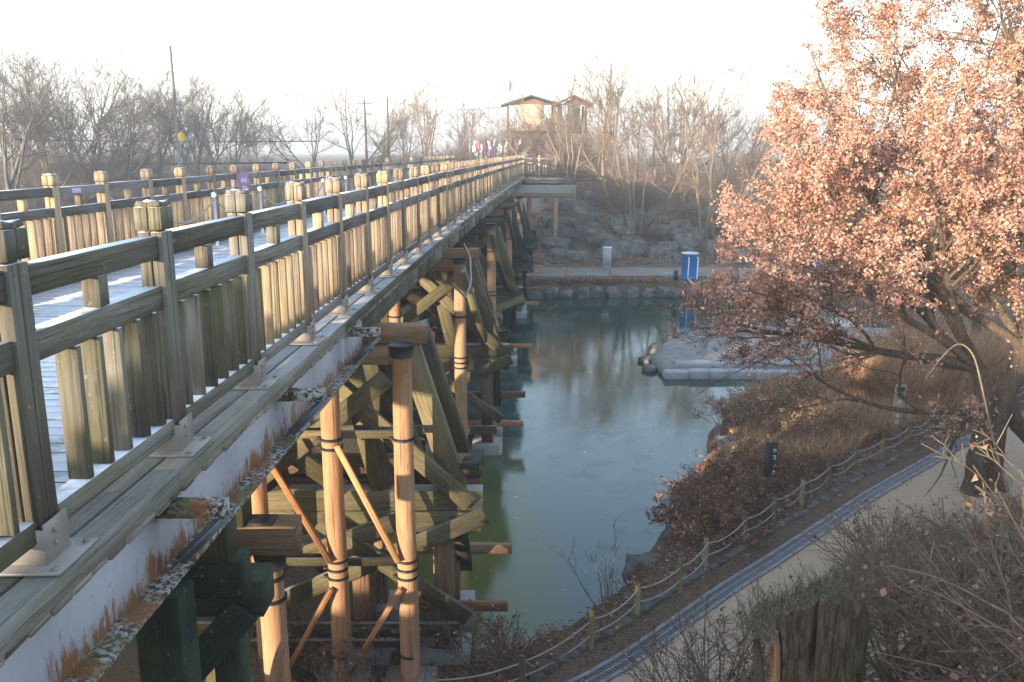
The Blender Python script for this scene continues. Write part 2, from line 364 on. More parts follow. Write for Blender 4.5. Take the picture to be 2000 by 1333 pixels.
def ground(X, Y):
    X = np.asarray(X, float); Y = np.asarray(Y, float)
    dp = pdist(POND, X, Y)
    lowf = 1 - .72 * sm((.6 - X) / .8) * sm((Y - 7.6) / .7) * sm((10.5 - Y) / .3)
    z = np.where(dp > 0, .02 + .53 * sm(dp / 1.1) * lowf, -1.3 * sm(-dp / 1.4))
    d1 = (X - 1.33) * .61 - (Y - 8.08) * .79
    k = sm((X + 5.2) / 2.2) * sm((26 - Y) / 6)
    z = np.maximum(z, np.where(dp > .3, .55 * lowf + k * np.clip((d1 - .45 - .8 * sm((X - 3.5) / 3.5)) * .78, 0, 3.82), z))
    z = np.maximum(z, np.where(X < -2.5, .5 + 2.5 * sm((1.5 - Y) / 5.5) * sm((-2.5 - X) / 2.5), z))
    z = np.maximum(z, np.where(X < -18, .5 + 3.3 * sm((-19 - X + .12 * Y) / 8), z))
    yb = 44 + 1.2 * vn(X, Y * 0, .25, 2)
    far = .55 + 3.75 * sm((Y - yb) / 9.5)
    z = np.maximum(z, np.where(Y > 40, far, z))
    z = np.maximum(z, np.where(X > 13, .5 + 3.2 * sm((X - 15) / 12) * sm((30 + (X - 15) - Y) / 10 + 1), z))
    amp = np.where(Y > 43, .22, .03) + np.where((d1 > .5) & (Y < 26), .07, 0)
    amp = np.where((d1 < .4) & (d1 > -3) & (Y < 26), .006, amp); amp = np.where(dp < .4, .01, amp) * np.where((np.abs(X) > 80) | (Y > 90), .0, 1)
    return z + amp * (vn(X, Y, 1.1, 1) + .6 * vn(X, Y, 2.7, 5))
def axis(a, b, st, lo, hi, k=1.16):
    v = list(np.arange(a, b + 1e-6, st)); s_ = st
    x = b
    while x < hi: s_ *= k; x += s_; v.append(min(x, hi))
    s_ = st; x = a
    while x > lo: s_ *= k; x -= s_; v.insert(0, max(x, lo))
    return np.array(v)
xs = axis(-8, 15, .16, -1100, 1100); ys = axis(-4, 54, .2, -300, 1800)
GX, GY = np.meshgrid(xs, ys); GZ = ground(GX, GY)
m = MB(); nx, ny = len(xs), len(ys); ii = np.arange(nx * ny).reshape(ny, nx)
m.raw(np.stack([GX, GY, GZ], -1), np.stack([ii[:-1, :-1], ii[:-1, 1:], ii[1:, 1:], ii[1:, :-1]], -1).reshape(-1, 4))
tag(m.build('ground', M['soil'], smooth=True), kind='structure')
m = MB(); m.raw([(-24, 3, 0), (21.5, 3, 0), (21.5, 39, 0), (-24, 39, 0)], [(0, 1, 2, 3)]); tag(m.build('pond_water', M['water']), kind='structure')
def ribbon(pl, w0, w1, name, mat, dz=.014, st=.25, uvs=False):
    "strip that follows the ground beside a centre line"
    pl = np.array(pl, float); sg = np.linalg.norm(np.diff(pl, axis=0), axis=1); cs = np.concatenate([[0], np.cumsum(sg)])
    t = np.arange(0, cs[-1], st); c = np.stack([np.interp(t, cs, pl[:, 0]), np.interp(t, cs, pl[:, 1])], 1)
    for _ in range(3): c[1:-1] = (c[:-2] + 2 * c[1:-1] + c[2:]) / 4
    d = np.gradient(c, axis=0); d /= np.linalg.norm(d, axis=1)[:, None]; n_ = np.stack([d[:, 1], -d[:, 0]], 1)
    K = 9; rows = []
    for k in range(K):
        o = w0 + (w1 - w0) * k / (K - 1); p = c + n_ * o; rows.append(np.stack([p[:, 0], p[:, 1], ground(p[:, 0], p[:, 1]) + dz], 1))
    V = np.stack(rows, 1); n1 = len(c); ii = np.arange(n1 * K).reshape(n1, K)
    F = np.stack([ii[:-1, :-1], ii[:-1, 1:], ii[1:, 1:], ii[1:, :-1]], -1).reshape(-1, 4); m = MB(); m.raw(V, F)
    tag(m.build(name, mat, smooth=True), kind='structure'); return c, n_
GUT = [(-2.2, 6.9), (-.6, 7.3), (.69, 8.0), (1.42, 8.68), (2.58, 9.95), (4.1, 11.45), (5.82, 13.2), (8.33, 15.55), (10.94, 17.7), (15, 20.3)]
cpath, npath = ribbon(GUT, .125, 3.0, 'path', M['path'], .022)
ribbon(GUT, -.145, .145, 'drain_bed', M['concrete'], .012)
ribbon([(-20, 39.3), (-3, 39.6), (3, 39.8), (9, 39.9), (16, 39.2), (22, 37)], -1.2, 1.7, 'far_path', M['farpath'], .03, .5)
# steel drain grating along the path and its row of edging stones
m = MB(); m2 = MB()
gl = np.concatenate([[0], np.cumsum(np.linalg.norm(np.diff(cpath, axis=0), axis=1))])
def gpt(t, off):
    p = np.array([np.interp(t, gl, cpath[:, 0]), np.interp(t, gl, cpath[:, 1])]); n_ = np.array([np.interp(t, gl, npath[:, 0]), np.interp(t, gl, npath[:, 1])])
    p = p + n_ * off; return np.array([p[0], p[1], float(ground(p[0], p[1])) + .01])
t = 0.
while t < gl[-1] - .1:
    for o in (-.105, .0, .105):
        m.beam(gpt(t, o) + (0, 0, .022), gpt(t + .34, o) + (0, 0, .022), .05 if o else .02, .03, c=.003)
    for k in range(8):
        m.beam(gpt(t + k * .042 + .02, -.10) + (0, 0, .02), gpt(t + k * .042 + .02, .10) + (0, 0, .02), .014, .02, c=.002)
    t += .34
tag(m.build('drain_grating', plain('dull_grating', (.24, .245, .255), .6, .2, .3, 9)), kind='structure')
t = .3
while t < gl[-1] - .3:
    ln = random.uniform(.17, .26); j = random.uniform(-.015, .015)
    m2.beam(gpt(t, -.50 + j) + (0, 0, random.uniform(-.035, .0)), gpt(t + ln - .02, -.50 + j) + (0, 0, random.uniform(-.035, 0)), random.uniform(.09, .13), .10, c=.02)
    t += ln
tag(m2.build('edging_stones', M['rock']), kind='structure')
m = MB(); m.raw(np.array([(x, y, 4.28 + 38 * math.exp(-((x - 60) / 420.) ** 2) * (1 if j else 0) * (1 + .10 * math.sin(x * .013 + 1) + .05 * math.sin(x * .041))) for j, y in ((0, 560), (1, 760), (0, 1100)) for x in np.arange(-900, 901, 20)]),
    [(r * 91 + i, r * 91 + i + 1, (r + 1) * 91 + i + 1, (r + 1) * 91 + i) for r in range(2) for i in range(90)])
tag(m.build('hills', M['hill'], smooth=True), kind='structure')
# ------------------------------------------------------------------ bridge geometry
KY = np.array([-2, 3, 8, 13, 19.4, 30, 42, 52.5]); KX = np.array([-1.90, -1.765, -1.635, -1.47, -1.20, -.62, .06, .66])
PF = np.polyfit(KY, KX, 4)
def XR(y): return float(np.polyval(PF, y))
def XL(y): return XR(y) - 3.98
DZ = 4.5
def rail_line(side):
    fx = XR if side > 0 else XL
    base = (fx(3.05), 3.05, DZ)
    lab = ('weathered timber railing along the pond side of the footbridge, mossy at its near end' if side > 0 else
           'sunlit timber railing on the far side of the bridge deck, carrying the purple sign')
    th = thing('timber_railing', base, lab, 'railing')
    zb = DZ if side > 0 else DZ - .03
    ks = range(-1, 40) if side > 0 else range(-4, 40)
    ys_ = {k: 3.05 + 1.262 * k + random.uniform(-.05, .05) for k in list(ks)}
    near = lambda y: max(0, min(.6, (7.0 - y) / 4.0)) * (1 if side > 0 else 0)
    pick = []; far = MB()
    for k in ks:
        y = ys_[k]; x = fx(y); mo = near(y)
        mat = M['rail_grey'] if (mo > .3) else M['rail']
        # post: four quarters round a narrow dry joint, notched cap on top
        m = MB(); a, b, g = .058, .066, .0045; tn = random.random(); lean = random.uniform(-.006, .006)
        for sx in (-1, 1):
            for sy in (-1, 1):
                m.beam((x + sx * (a + g) / 2, y + sy * (b + g) / 2, zb + .06), (x + lean + sx * (a + g) / 2, y + sy * (b + g) / 2, zb + 1.115), a - g * .9, b - g * .9, up=(0, 1, 0), c=.0022, tone=tn, moss=mo * .7)
                m.beam((x + lean + sx * (a + g) / 2 * 1.08, y + sy * (b + g) / 2 * 1.08, zb + 1.128), (x + lean + sx * (a + g) / 2 * 1.08, y + sy * (b + g) / 2 * 1.08, zb + 1.235), a + .0045, b + .0045, up=(0, 1, 0), c=.0022, tone=tn, moss=mo)
                m.beam((x + lean + sx * (a + g) / 2 * 1.0, y + sy * (b + g) / 2 * 1.0, zb + 1.235), (x + lean + sx * (a + g) / 2 * .9, y + sy * (b + g) / 2 * .9, zb + 1.258), a + .004, b + .004, up=(0, 1, 0), c=.0022, tone=tn, moss=mo, taper=.84)
        m.box(x - .035 + lean, x + .035 + lean, y - .04, y + .04, zb + 1.112, zb + 1.13, tone=.2)
        po = part(m, 'post', mat, th)
        m = MB(); q = .074; r = .082
        m.box(x - .155, x + .155, y - .15, y + .15, zb + .003, zb + .015, c=.002)
        for s_ in (-1, 1):
            m.box(x + s_ * q - .004, x + s_ * q + .004, y - r, y + r, zb + .016, zb + .17, c=.001)
            m.box(x - q - .003, x + q + .003, y + s_ * r - .004, y + s_ * r + .004, zb + .0155, zb + .15, c=.001)
            for zz in (.07, .12):
                m.box(x + s_ * (q + .004), x + s_ * (q + .016), y - .03, y - .014, zb + zz, zb + zz + .016, c=.003)
                m.box(x - .03, x - .014, y - (r + .016), y - (r + .003), zb + zz, zb + zz + .016, c=.003)
            for t_ in (-1, 1): m.box(x + s_ * .125 - .011, x + s_ * .125 + .011, y + t_ * .12 - .011, y + t_ * .12 + .011, zb + .014, zb + .026, c=.002)
        br = sub(m, 'bracket', M['galv'], po); 
        if k + 1 not in ys_: continue
        y2 = ys_[k + 1]; x2 = fx(y2); ya, yb_ = y + .068, y2 - .068; xa, xb = fx(ya), fx(yb_)
        rm = M['rail_grey'] if side > 0 and y < 30 else M['rail_grey']
        jz = random.uniform(-.012, .012)
        for nm, zc, hh, ww in (('top_rail', 1.045, .11, .085), ('middle_rail', .80, .11, .085), ('bottom_rail', .14, .085, .10)):
            m = MB(); m.beam((xa, ya, zb + zc + jz * .5), (xb, yb_, zb + zc + jz * random.random()), ww, hh, c=.007, moss=mo * .8); part(m, nm, rm, th)
        m = MB(); ym = (y + y2) / 2 + random.uniform(-.03, .03)
        m.box(fx(ym) - .038, fx(ym) + .038, ym - .042, ym + .042, zb + .857, zb + .987, moss=mo * .9, c=.004); part(m, 'spacer_block', mat, th)
        for i in range(6):
            if k == 0 and i == 0 and side > 0: continue
            yp = y + (y2 - y) * (i + 1) / 7 + random.uniform(-.008, .008); xp = fx(yp)
            pick.append((xp, yp, mo, random.uniform(-.012, .012)))
    pick.sort(key=lambda p: p[1] if p[1] > (1 if side > 0 else 8) else 99)
    cnt = 0
    for i, (xp, yp, mo, tw) in enumerate(pick):
        arg = ((xp + tw * .3, yp, zb + .184), (xp, yp + tw * .5, zb + .743), .094, .034)
        vis = yp > (1 if side > 0 else 8)
        if cnt < 99 and vis:
            m = MB(); m.beam(*arg, up=(0, 1, 0), c=.004, moss=mo * .95); part(m, 'picket', M['rail_grey'] if mo > .5 else M['rail'], th); cnt += 1
        else: far.beam(*arg, up=(0, 1, 0), c=.004, moss=mo * .6)
    tag(part(far, 'picket_row', M['rail'], th), kind='stuff')
    return th
rail_line(1); rl = rail_line(-1)
# ---- deck
dk = thing('footbridge_deck', (XR(3), 3, 4.41), 'long timber bridge deck with frosted planks, weathered edge boards and a rusty white girder', 'bridge')
m = MB(); y = -3.5
while y < 54:
    wd = .138; jit = random.uniform(-.003, .003)
    m.beam((XL(y) - .16 + random.uniform(-.01, .01), y, 4.385 + jit), (XR(y) + .135 + random.uniform(-.012, .006), y, 4.385 + jit), wd, .05, c=.004)
    y += .146
part(m, 'deck_planks', M['deck'], dk)
for s_, fx in ((1, XR), (-1, XL)):
    for o0, nm in ((-.10, 'inner_edge_board'), (.045, 'outer_edge_board')):
        m = MB(); y = -3.4
        while y < 53:
            ln = 3.6 + random.uniform(-.2, .2); y2 = min(y + ln, 53.2)
            xa = fx(y) + s_ * (o0 + .045); xb = fx(y2) + s_ * (o0 + .045)
            m.beam((xa, y, 4.456), (xb, y2 - .006, 4.456), .138, .088, c=.006); y = y2
        part(m, nm, M['edge'], dk)
m = MB()
ysg = np.arange(-3, 50, 1.0)
for a, b in zip(ysg[:-1], ysg[1:]):
    if b < 9.5: m.beam((XR(a) + .02, a, 4.165), (XR(b) + .02, b, 4.165), .012, .385, c=.001)
part(m, 'girder_web', M['rusty'], dk)
m = MB()
for a, b in zip(ysg[:-1], ysg[1:]):
    if b < 9.5: m.beam((XR(a) + .02, a, 3.96), (XR(b) + .02, b, 3.96), .24, .022, c=.002)
part(m, 'girder_flange', M['flange'], dk)
m = MB()
for a, b in zip(ysg[:-1], ysg[1:]):
    if b >= 9.5: m.beam((XR(a) + .0, a, 4.21), (XR(b) + .0, b - .008, 4.21), .10, .27, c=.004)
part(m, 'edge_beam', M['edge'], dk)
m = MB()
for ox in (-1., -2., -3.):
    for a, b in zip(ysg[:-1], ysg[1:]): m.beam((XR(a) + ox, a, 4.27), (XR(b) + ox, b, 4.27), .10, .17, c=.002)
part(m, 'joists', M['green'], dk)
for y in (3.98, 6.0, 8.2):
    x = XR(y) + .03; m = MB()
    m.box(x, x + .33, y - .045, y + .045, 4.255, 4.335, c=.006)
    part(m, 'steel_bracket', M['flange'], dk); m = MB()
    m.beam((x + .31, y + .002, 4.25), (x + .05, y + .002, 3.99), .10, .008, up=(0, 0, 1), c=.001)
    m.beam((x + .305, y + .055, 4.235), (x + .055, y + .055, 3.985), .008, .06, up=(0, 0, 1), c=.001)
    part(m, 'bracket_strut', M['steel'], dk)
# landing at the far end
m = MB()
for i in range(26): m.beam((XR(52.5) + .16, 50.6 + i * .146, 4.385), (2.9, 50.6 + i * .146, 4.385), .138, .05)
m.beam((XR(50) + .2, 50.5, 4.33), (3.0, 50.5, 4.33), .1, .3); part(m, 'landing_planks', M['deck'], dk)
# end railing across the landing
er = thing('timber_railing', (1.6, 50.7, DZ), 'short timber railing turning right across the far end of the footbridge', 'railing')
xe = [XR(50.7) + .1, 1.55, 2.5]
for x in xe:
    m = MB(); m.box(x - .06, x + .06, 50.64, 50.76, DZ, DZ + 1.24); part(m, 'post', M['rail'], er)
for z_, nm in ((1.045, 'top_rail'), (.8, 'middle_rail'), (.14, 'bottom_rail')):
    m = MB(); m.beam((xe[0], 50.7, DZ + z_), (xe[-1], 50.7, DZ + z_), .085, .10); part(m, nm, M['rail_grey'], er)
for i in range(13):
    x = xe[0] + .11 + i * .145
    if min(abs(x - q) for q in xe) > .07:
        m = MB(); m.box(x - .045, x + .045, 50.68, 50.72, DZ + .184, DZ + .75); part(m, 'picket', M['rail'], er)
# ---- white rope stanchions on the deck
prev = None
for i in range(9):
    y = 12.3 + i * 2.35; x = XL(y) + .42
    st_ = thing('rope_stanchion', (x, y, 4.41), 'slim white stanchion on the bridge deck holding a sagging white rope', 'stanchion', 'white rope stanchions along the deck')
    m = MB(); m.tubes([(x, y, 4.41), (x, y, 5.25)], [.026, .026], 10, caps=True); part(m, 'pole', M['white'], st_, True)
    m = MB(); m.tubes([(x, y, 4.41), (x, y, 4.43)], [.11, .10], 14, caps=True); part(m, 'base', M['white'], st_)
    m = MB(); m.tubes([(x, y, 5.25), (x, y, 5.30), (x, y, 5.33)], [.034, .045, .01], 10, caps=True); part(m, 'cap', M['white'], st_)
    if prev is not None:
        m = MB(); T = np.linspace(0, 1, 14); p = np.stack([prev[0] + (x - prev[0]) * T, prev[1] + (y - prev[1]) * T, 5.22 - .30 * 4 * T * (1 - T)], 1)
        m.tubes(p, np.full(14, .016), 6); part(m, 'rope', M['rope'], st_, True)
    prev = (x, y)
# ---- purple notice on the left railing
def board(name, label, cat, c, w_, h_, mat, marks, yaw=0):
    th = thing(name, c, label, cat); ca, sa = math.cos(yaw), math.sin(yaw)
    def P(u, v, d): return (c[0] + u * ca - d * sa, c[1] + u * sa + d * ca, c[2] + v)
    m = MB(); m.beam(P(0, -h_ / 2, 0), P(0, h_ / 2, 0), w_, .012, up=(-sa, ca, 0), c=.001); part(m, 'panel', mat, th)
    for nm, mt, quad in marks:
        m = MB(); n_ = len(quad); V = [P(u, v, -.0085) for u, v in quad] + [P(u, v, -.0065) for u, v in quad]
        m.raw(V, [list(range(n_))]); 
        for i in range(n_): pass
        part(m, nm, mt, th)
    return th
ys_s = 17.1; xsn = XL(ys_s) + .07
board('warning_sign', 'small purple warning notice with a pale triangle fixed to the far railing', 'sign', (xsn, ys_s - .1, DZ + .87), .46, .44, M['purple'],
      [('warning_triangle', M['paledot'], [(-.17, -.10), (-.05, -.10), (-.11, .10)]), ('text_block', M['lilac'], [(-.02, .03), (.17, .03), (.17, .11), (-.02, .11)]),
       ('text_block', M['lilac'], [(0, -.09), (.15, -.09), (.15, -.03), (0, -.03)]), ('text_block', M['lilac'], [(-.18, -.17), (-.06, -.17), (-.06, -.14), (-.18, -.14)])], R(72))
board('small_plaque', 'little faded lilac plaque nailed to the upper rail of the far railing', 'sign', (XL(11.0) + .06, 11.05, DZ + 1.01), .20, .06, M['lilac'], [], R(86))
# ------------------------------------------------------------------ trestles and log columns
def trestle(y, label, col=('green', 'brown'), first=False):
    xr = XR(y) + .14; xl = XL(y) - .14; gz = float(ground(xr + .6, y)); th = thing('timber_trestle', (xr, y, max(0, gz)), label, 'trestle', 'timber trestles carrying the bridge')
    G, Bn = M[col[0]], M[col[1]]
    def B_(nm, a, b, w_, h_, mt, **k):
        m = MB(); m.beam(a, b, w_, h_, **k); return part(m, nm, mt, th)
    foot = max(.12, gz) if gz > 0 else .1
    for j, yy in enumerate((y, y + 1.05)):
        xo = xr + 1.12 - .05 * j
        B_('sill_beam', (xl - .9, yy, 2.12), (xo, yy, 2.12), .22, .245, G, c=.012)
        B_('sill_beam', (xl - .85, yy, 1.865), (xo - .02, yy, 1.865), .22, .245, G if j == 0 else Bn, c=.012)
        # post row below
        for k, xp in enumerate((xr + .66, xr - .28, xr - 1.7, xr - 3.1, xl - .4)):
            B_('post', (xp, yy, foot + .12), (xp, yy, 1.735), .23, .23, Bn, c=.01)
            m = MB(); m.box(xp - .30, xp + .30, yy - .26, yy + .26, foot - .35, foot + .12, c=.02); part(m, 'footing', M['concrete'], th)
        # upper raking legs
        for (xa, za, xb) in ((xr + .30, 3.95, xr + .82), (xr - .35, 3.7, xr - .02), (xr - 1.5, 3.7, xr - 1.2), (xr - 2.6, 3.7, xr - 3.0), (xl + .1, 3.9, xl - .6)):
            B_('raking_leg', (xa, yy, za), (xb, yy, 2.245), .24, .20, G, up=(0, 1, 0), c=.01)
        B_('cap_beam', (xl - .25, yy, 3.82), (xr + .10, yy, 3.82), .24, .22, G if j else Bn, c=.012)
    yf = y - .17
    B_('brace', (xr + 1.15, yf, 1.98), (xr - 1.9, yf, .62), .075, .20, G, up=(0, 0, 1), c=.006)
    B_('brace', (xr - .7, yf - .09, 1.95), (xr + .95, yf - .09, .75), .07, .19, G, up=(0, 0, 1), c=.006)
    B_('brace', (xr + .1, yf - .085, 1.92), (xr - 3.0, yf - .085, .75), .07, .19, G, up=(0, 0, 1), c=.006)
    B_('brace', (xr - 3.2, yf, 1.9), (xr - 1.2, yf, .6), .075, .19, G, up=(0, 0, 1), c=.006)
    B_('brace', (xr - .75, yf, 3.72), (xr + .98, yf, 2.12), .075, .20, G, up=(0, 0, 1), c=.006)
    B_('brace', (xr - 2.3, yf, 3.72), (xr - .45, yf, 2.3), .075, .20, G, up=(0, 0, 1), c=.006)
    B_('brace', (xr + .1, yf - .08, 3.6), (xr - 1.6, yf - .08, 2.25), .07, .20, G, up=(0, 0, 1), c=.006)
    B_('brace', (xr - 1.9, yf - .08, 3.6), (xr - 3.5, yf - .08, 2.25), .07, .20, G, up=(0, 0, 1), c=.006)
    yb2 = y + 1.24
    for (a0, za, a1, zb2) in ((.2, 3.65, -2.2, 2.25), (-2.2, 3.65, .3, 2.3), (-2.4, 3.6, -4.2, 2.25), (-.2, 1.95, -2.2, .5), (-2.6, 1.95, -.9, .55), (-3.6, 1.9, -2.0, .5)):
        B_('brace', (xr + a0, yb2 + .1 * (a0 > a1), za), (xr + a1, yb2 + .1 * (a0 > a1), zb2), .07, .19, G, up=(0, 0, 1), c=.006)
    B_('raking_leg', (xr - .05, y + .5, 3.7), (xr + .45, y + .5, 2.0), .16, .22, G, up=(0, 1, 0), c=.01)
    B_('sill_beam', (xl - .5, y + .52, 2.34), (xr + .95, y + .52, 2.34), .2, .2, Bn, c=.012)
    B_('tie_beam', (xl - .5, yf - .02, foot + .42), (xr + .85, yf - .02, foot + .42), .07, .17, G, c=.006)
    B_('tie_beam', (xr - .4, y + 1.24, foot + .75), (xr + 1.45, y + 1.24, foot + .75), .09, .13, Bn, c=.006)
    B_('tie_beam', (xr + .05, y + .5, foot + .33), (xr + 1.4, y + .5, foot + .33), .07, .12, M['orange'], c=.006)
    # planks running lengthwise that stiffen the two planes
    B_('side_brace', (xr + .84, y - .1, 1.95), (xr + .84, y + 1.25, .6), .06, .18, G, up=(1, 0, 0), c=.006)
    B_('side_brace', (xr + .98, y - .15, 2.55), (xr + 1.0, y + 1.2, 2.25), .20, .06, M['creosote'], c=.006)
    B_('corbel', (xr - .55, y - .03, 4.05), (xr + .52, y - .03, 4.05), .22, .20, Bn, c=.012)
    if not first:
        B_('side_strut', (xr + .25, y - .9, 3.85), (xr + .62, y - .1, 2.3), .18, .12, G, up=(1, 0, 0), c=.008)
    return th
TY = [9.35, 16.9, 24.3, 31.6, 38.6]
TL = ['front timber trestle standing among dry weeds behind the nearest log columns', 'second timber trestle out in the pond, beside the tall pale log column',
      'third timber trestle in the pond half way along the bridge', 'fourth timber trestle in shade near the far shore', 'last timber trestle on the far bank beside the far path']
for i, (y, lb) in enumerate(zip(TY, TL)):
    trestle(y, lb, ('green', 'brown') if i < 2 else ('creosote', 'brown') if i > 2 else ('green', 'creosote'), i == 0)
def strap_ring(m, x, y, z, r):
    m.tubes([(x, y, z), (x, y, z + .035)], [r + .006, r + .006], 20, caps=True, tone=.5)
def log_col(x, y, z0, z1, label, r=.1, straps=(), group='peeled log columns under the bridge edge', pad=True):
    th = thing('log_column', (x, y, z0), label, 'column', group); m = MB()
    n_ = 9; zz = np.linspace(z0, z1, n_); ph = random.random() * 6
    m.tubes(np.stack([x + .006 * np.sin(zz * 1.3 + ph), y + .006 * np.cos(zz + ph), zz], 1), r * (1.06 - .10 * np.linspace(0, 1, n_)), 22, caps=True, tone=.55 + .3 * random.random()); part(m, 'log', M['log'], th, True)
    for q, z in enumerate(straps):
        m = MB(); strap_ring(m, x, y, z, r * 1.03); m.box(x - r - .05, x - r + .01, y - .03, y + .03, z, z + .03); part(m, 'strap', M['strap'], th)
    m = MB(); m.tubes([(x, y, z1 - .10), (x, y, z1 + .03)], [r + .012, r + .03], 20, caps=True); part(m, 'rubber_sleeve', M['strap'], th)
    if pad:
        m = MB(); m.box(x - .28, x + .28, y - .24, y + .24, z0 - .4, z0 + .02, c=.02); part(m, 'footing', M['concrete'], th)
    return th
g0 = .20
SB = (3.02, 1.44, 1.54, 1.64, .50)
log_col(-1.14, 8.75, g0, 4.02, 'tall orange peeled log column, right one of the front pair beside the weeds', .105, SB)
log_col(-1.90, 8.75, g0, 3.93, 'orange peeled log column just under the rusty girder, left one of the front pair', .105, (3.02, 2.92, 1.44, 1.54, 1.64, .50))
log_col(-2.72, 8.75, g0, 3.93, 'thin orange log column furthest back in the shade under the girder', .10, (3.02, 1.54))
log_col(XR(16.3) + .34, 16.3, .1, 4.02, 'pale log column rising from the pond at the second trestle', .115, (2.9, 1.9, 2.0, 2.1))
log_col(XR(23.7) + .42, 23.7, .1, 4.05, 'pale slim log column rising from the pond at the third trestle', .12, (3.3, 2.1, 2.2))
log_col(XR(31.2) + .45, 31.2, .1, 4.05, 'shaded log column at the fourth trestle near the far shore', .12, (2.9, 2.1))
log_col(XR(38.2) + .5, 38.2, .6, 4.05, 'shaded log column beside the far path under the bridge', .12, (2.9,))
log_col(XR(16.3) - .9, 16.3, .1, 3.9, 'log column behind the raking timbers of the second trestle', .11, (2.9, 2.0))
log_col(-2.03, 6.75, .2, 2.68, 'short log column with black straps beneath the near end of the bridge', .11, (2.28, 2.48), pad=False)
# light braces tied between the front columns
fb = thing('column_bracing', (-1.9, 8.66, g0), 'slender orange cross braces and thin rails tied between the front log columns', 'bracing')
for (a, b) in (((-2.62, 3.0), (-1.95, 1.7)), ((-1.82, 3.0), (-1.22, 1.7)), ((-1.95, 1.38), (-2.5, .35)), ((-1.2, 1.38), (-1.8, .35))):
    m = MB(); m.beam((a[0], 8.60, a[1]), (b[0], 8.60, b[1]), .045, .06, up=(0, 0, 1), c=.004); part(m, 'diagonal_brace', M['orange'], fb)
for z in (3.03, 1.55, .55):
    m = MB(); m.beam((-3.4, 8.90, z), (-1.05, 8.90, z), .05, .085, c=.004); part(m, 'thin_rail', M['green'], fb)
# dark near bent
nb = thing('timber_trestle', (-2.1, 4.9, .3), 'dark green creosoted timber bent under the nearest end of the bridge', 'trestle', 'timber trestles carrying the bridge')
def nbp(nm, a, b, w_, h_, mt=None, **k):
    m = MB(); m.beam(a, b, w_, h_, c=.012, **k); return part(m, nm, mt or M['creosote'], nb)
nbp('post', (-2.02, 4.62, .2), (-2.02, 4.62, 3.52), .27, .24, moss=.35, up=(0, 1, 0)); nbp('post', (-2.0, 5.6, .2), (-2.0, 5.6, 2.75), .2, .2, moss=.3, up=(0, 1, 0))
nbp('cap_beam', (-3.5, 5.62, 2.98), (-1.72, 5.62, 2.98), .30, .27); nbp('cap_beam', (-2.6, 5.0, 3.42), (-1.66, 5.0, 3.42), .2, .26, moss=.2)
nbp('brace', (-1.83, 5.42, 2.93), (-3.0, 5.42, 1.6), .08, .22); nbp('brace', (-2.1, 6.1, 2.6), (-2.7, 6.1, .5), .1, .2, M['green'])
nbp('tie_beam', (-4, 5.4, 1.75), (-1.7, 5.4, 1.75), .1, .14); nbp('corbel', (-2.45, 6.75, 2.87), (-1.78, 6.75, 2.87), .26, .26, M['brown'])
nbp('packing_block', (-2.3, 6.72, 3.0), (-2.3, 6.72, 3.92), .24, .24, M['green'], up=(0, 1, 0)); nbp('post', (-1.82, 4.98, 3.55), (-1.82, 4.98, 3.93), .2, .2, M['green'], up=(0, 1, 0))
nbp('steel_angle', (-2.15, 6.68, 3.03), (-1.95, 6.68, 3.03), .20, .03, M['strap'])
# abutment under the far end
ab = thing('bridge_abutment', (1.2, 47.6, 1.5), 'grey concrete abutment block under the far end of the footbridge', 'abutment')
m = MB(); m.box(-3.5, 3.6, 49.4, 50.1, 1.0, 4.1, c=.03); part(m, 'wall', M['concrete'], ab)
m = MB(); m.beam((XR(45) - 1, 46.4, 3.7), (3.2, 46.4, 3.7), .3, .25); part(m, 'cap_beam', M['green'], ab)
for x in (.9, 2.3):
    m = MB(); m.tubes([(x, 46.4, 1.0), (x, 46.4, 3.57)], [.13, .12], 14); part(m, 'post', M['log'], ab, True)
# ------------------------------------------------------------------ trees
def rot_spawn(rng, pts, rad, k, t0, t1, ang, lr, rr, L, jit=.35):
    B, n, _ = pts.shape
    t = rng.uniform(t0, t1, (B, k)); f = t * (n - 1); i = np.minimum(f.astype(int), n - 2); fr = (f - i)[..., None]
    bi = np.arange(B)[:, None]
    P = pts[bi, i] * (1 - fr) + pts[bi, i + 1] * fr; r = rad[bi, i] * (1 - fr[..., 0]) + rad[bi, i + 1] * fr[..., 0]
    T = nrm(pts[bi, i + 1] - pts[bi, i]); q = rng.normal(size=T.shape); pe = nrm(np.cross(T, q))
    a = (ang + rng.normal(size=t.shape) * .2)[..., None]
    D = nrm(np.cos(a) * T + np.sin(a) * pe)
    Ln = L[:, None] * lr * rng.uniform(1 - jit, 1 + jit, (B, k)) * (1.15 - .5 * t)
    return P.reshape(-1, 3), D.reshape(-1, 3), Ln.ravel(), (r * rr).ravel()
def grow(rng, P, D, L, r, n, wob, up, taper=.35, env=None):
    B = len(P); pts = [P]; d = D.copy(); p = P.copy()
    for i in range(n):
        d = nrm(d + rng.normal(size=(B, 3)) * wob + np.array([0, 0, up])); p = p + d * (L / n)[:, None]; pts.append(p)
    pts = np.stack(pts, 1); rad = r[:, None] * np.linspace(1, taper, n + 1)[None]
    return pts, rad
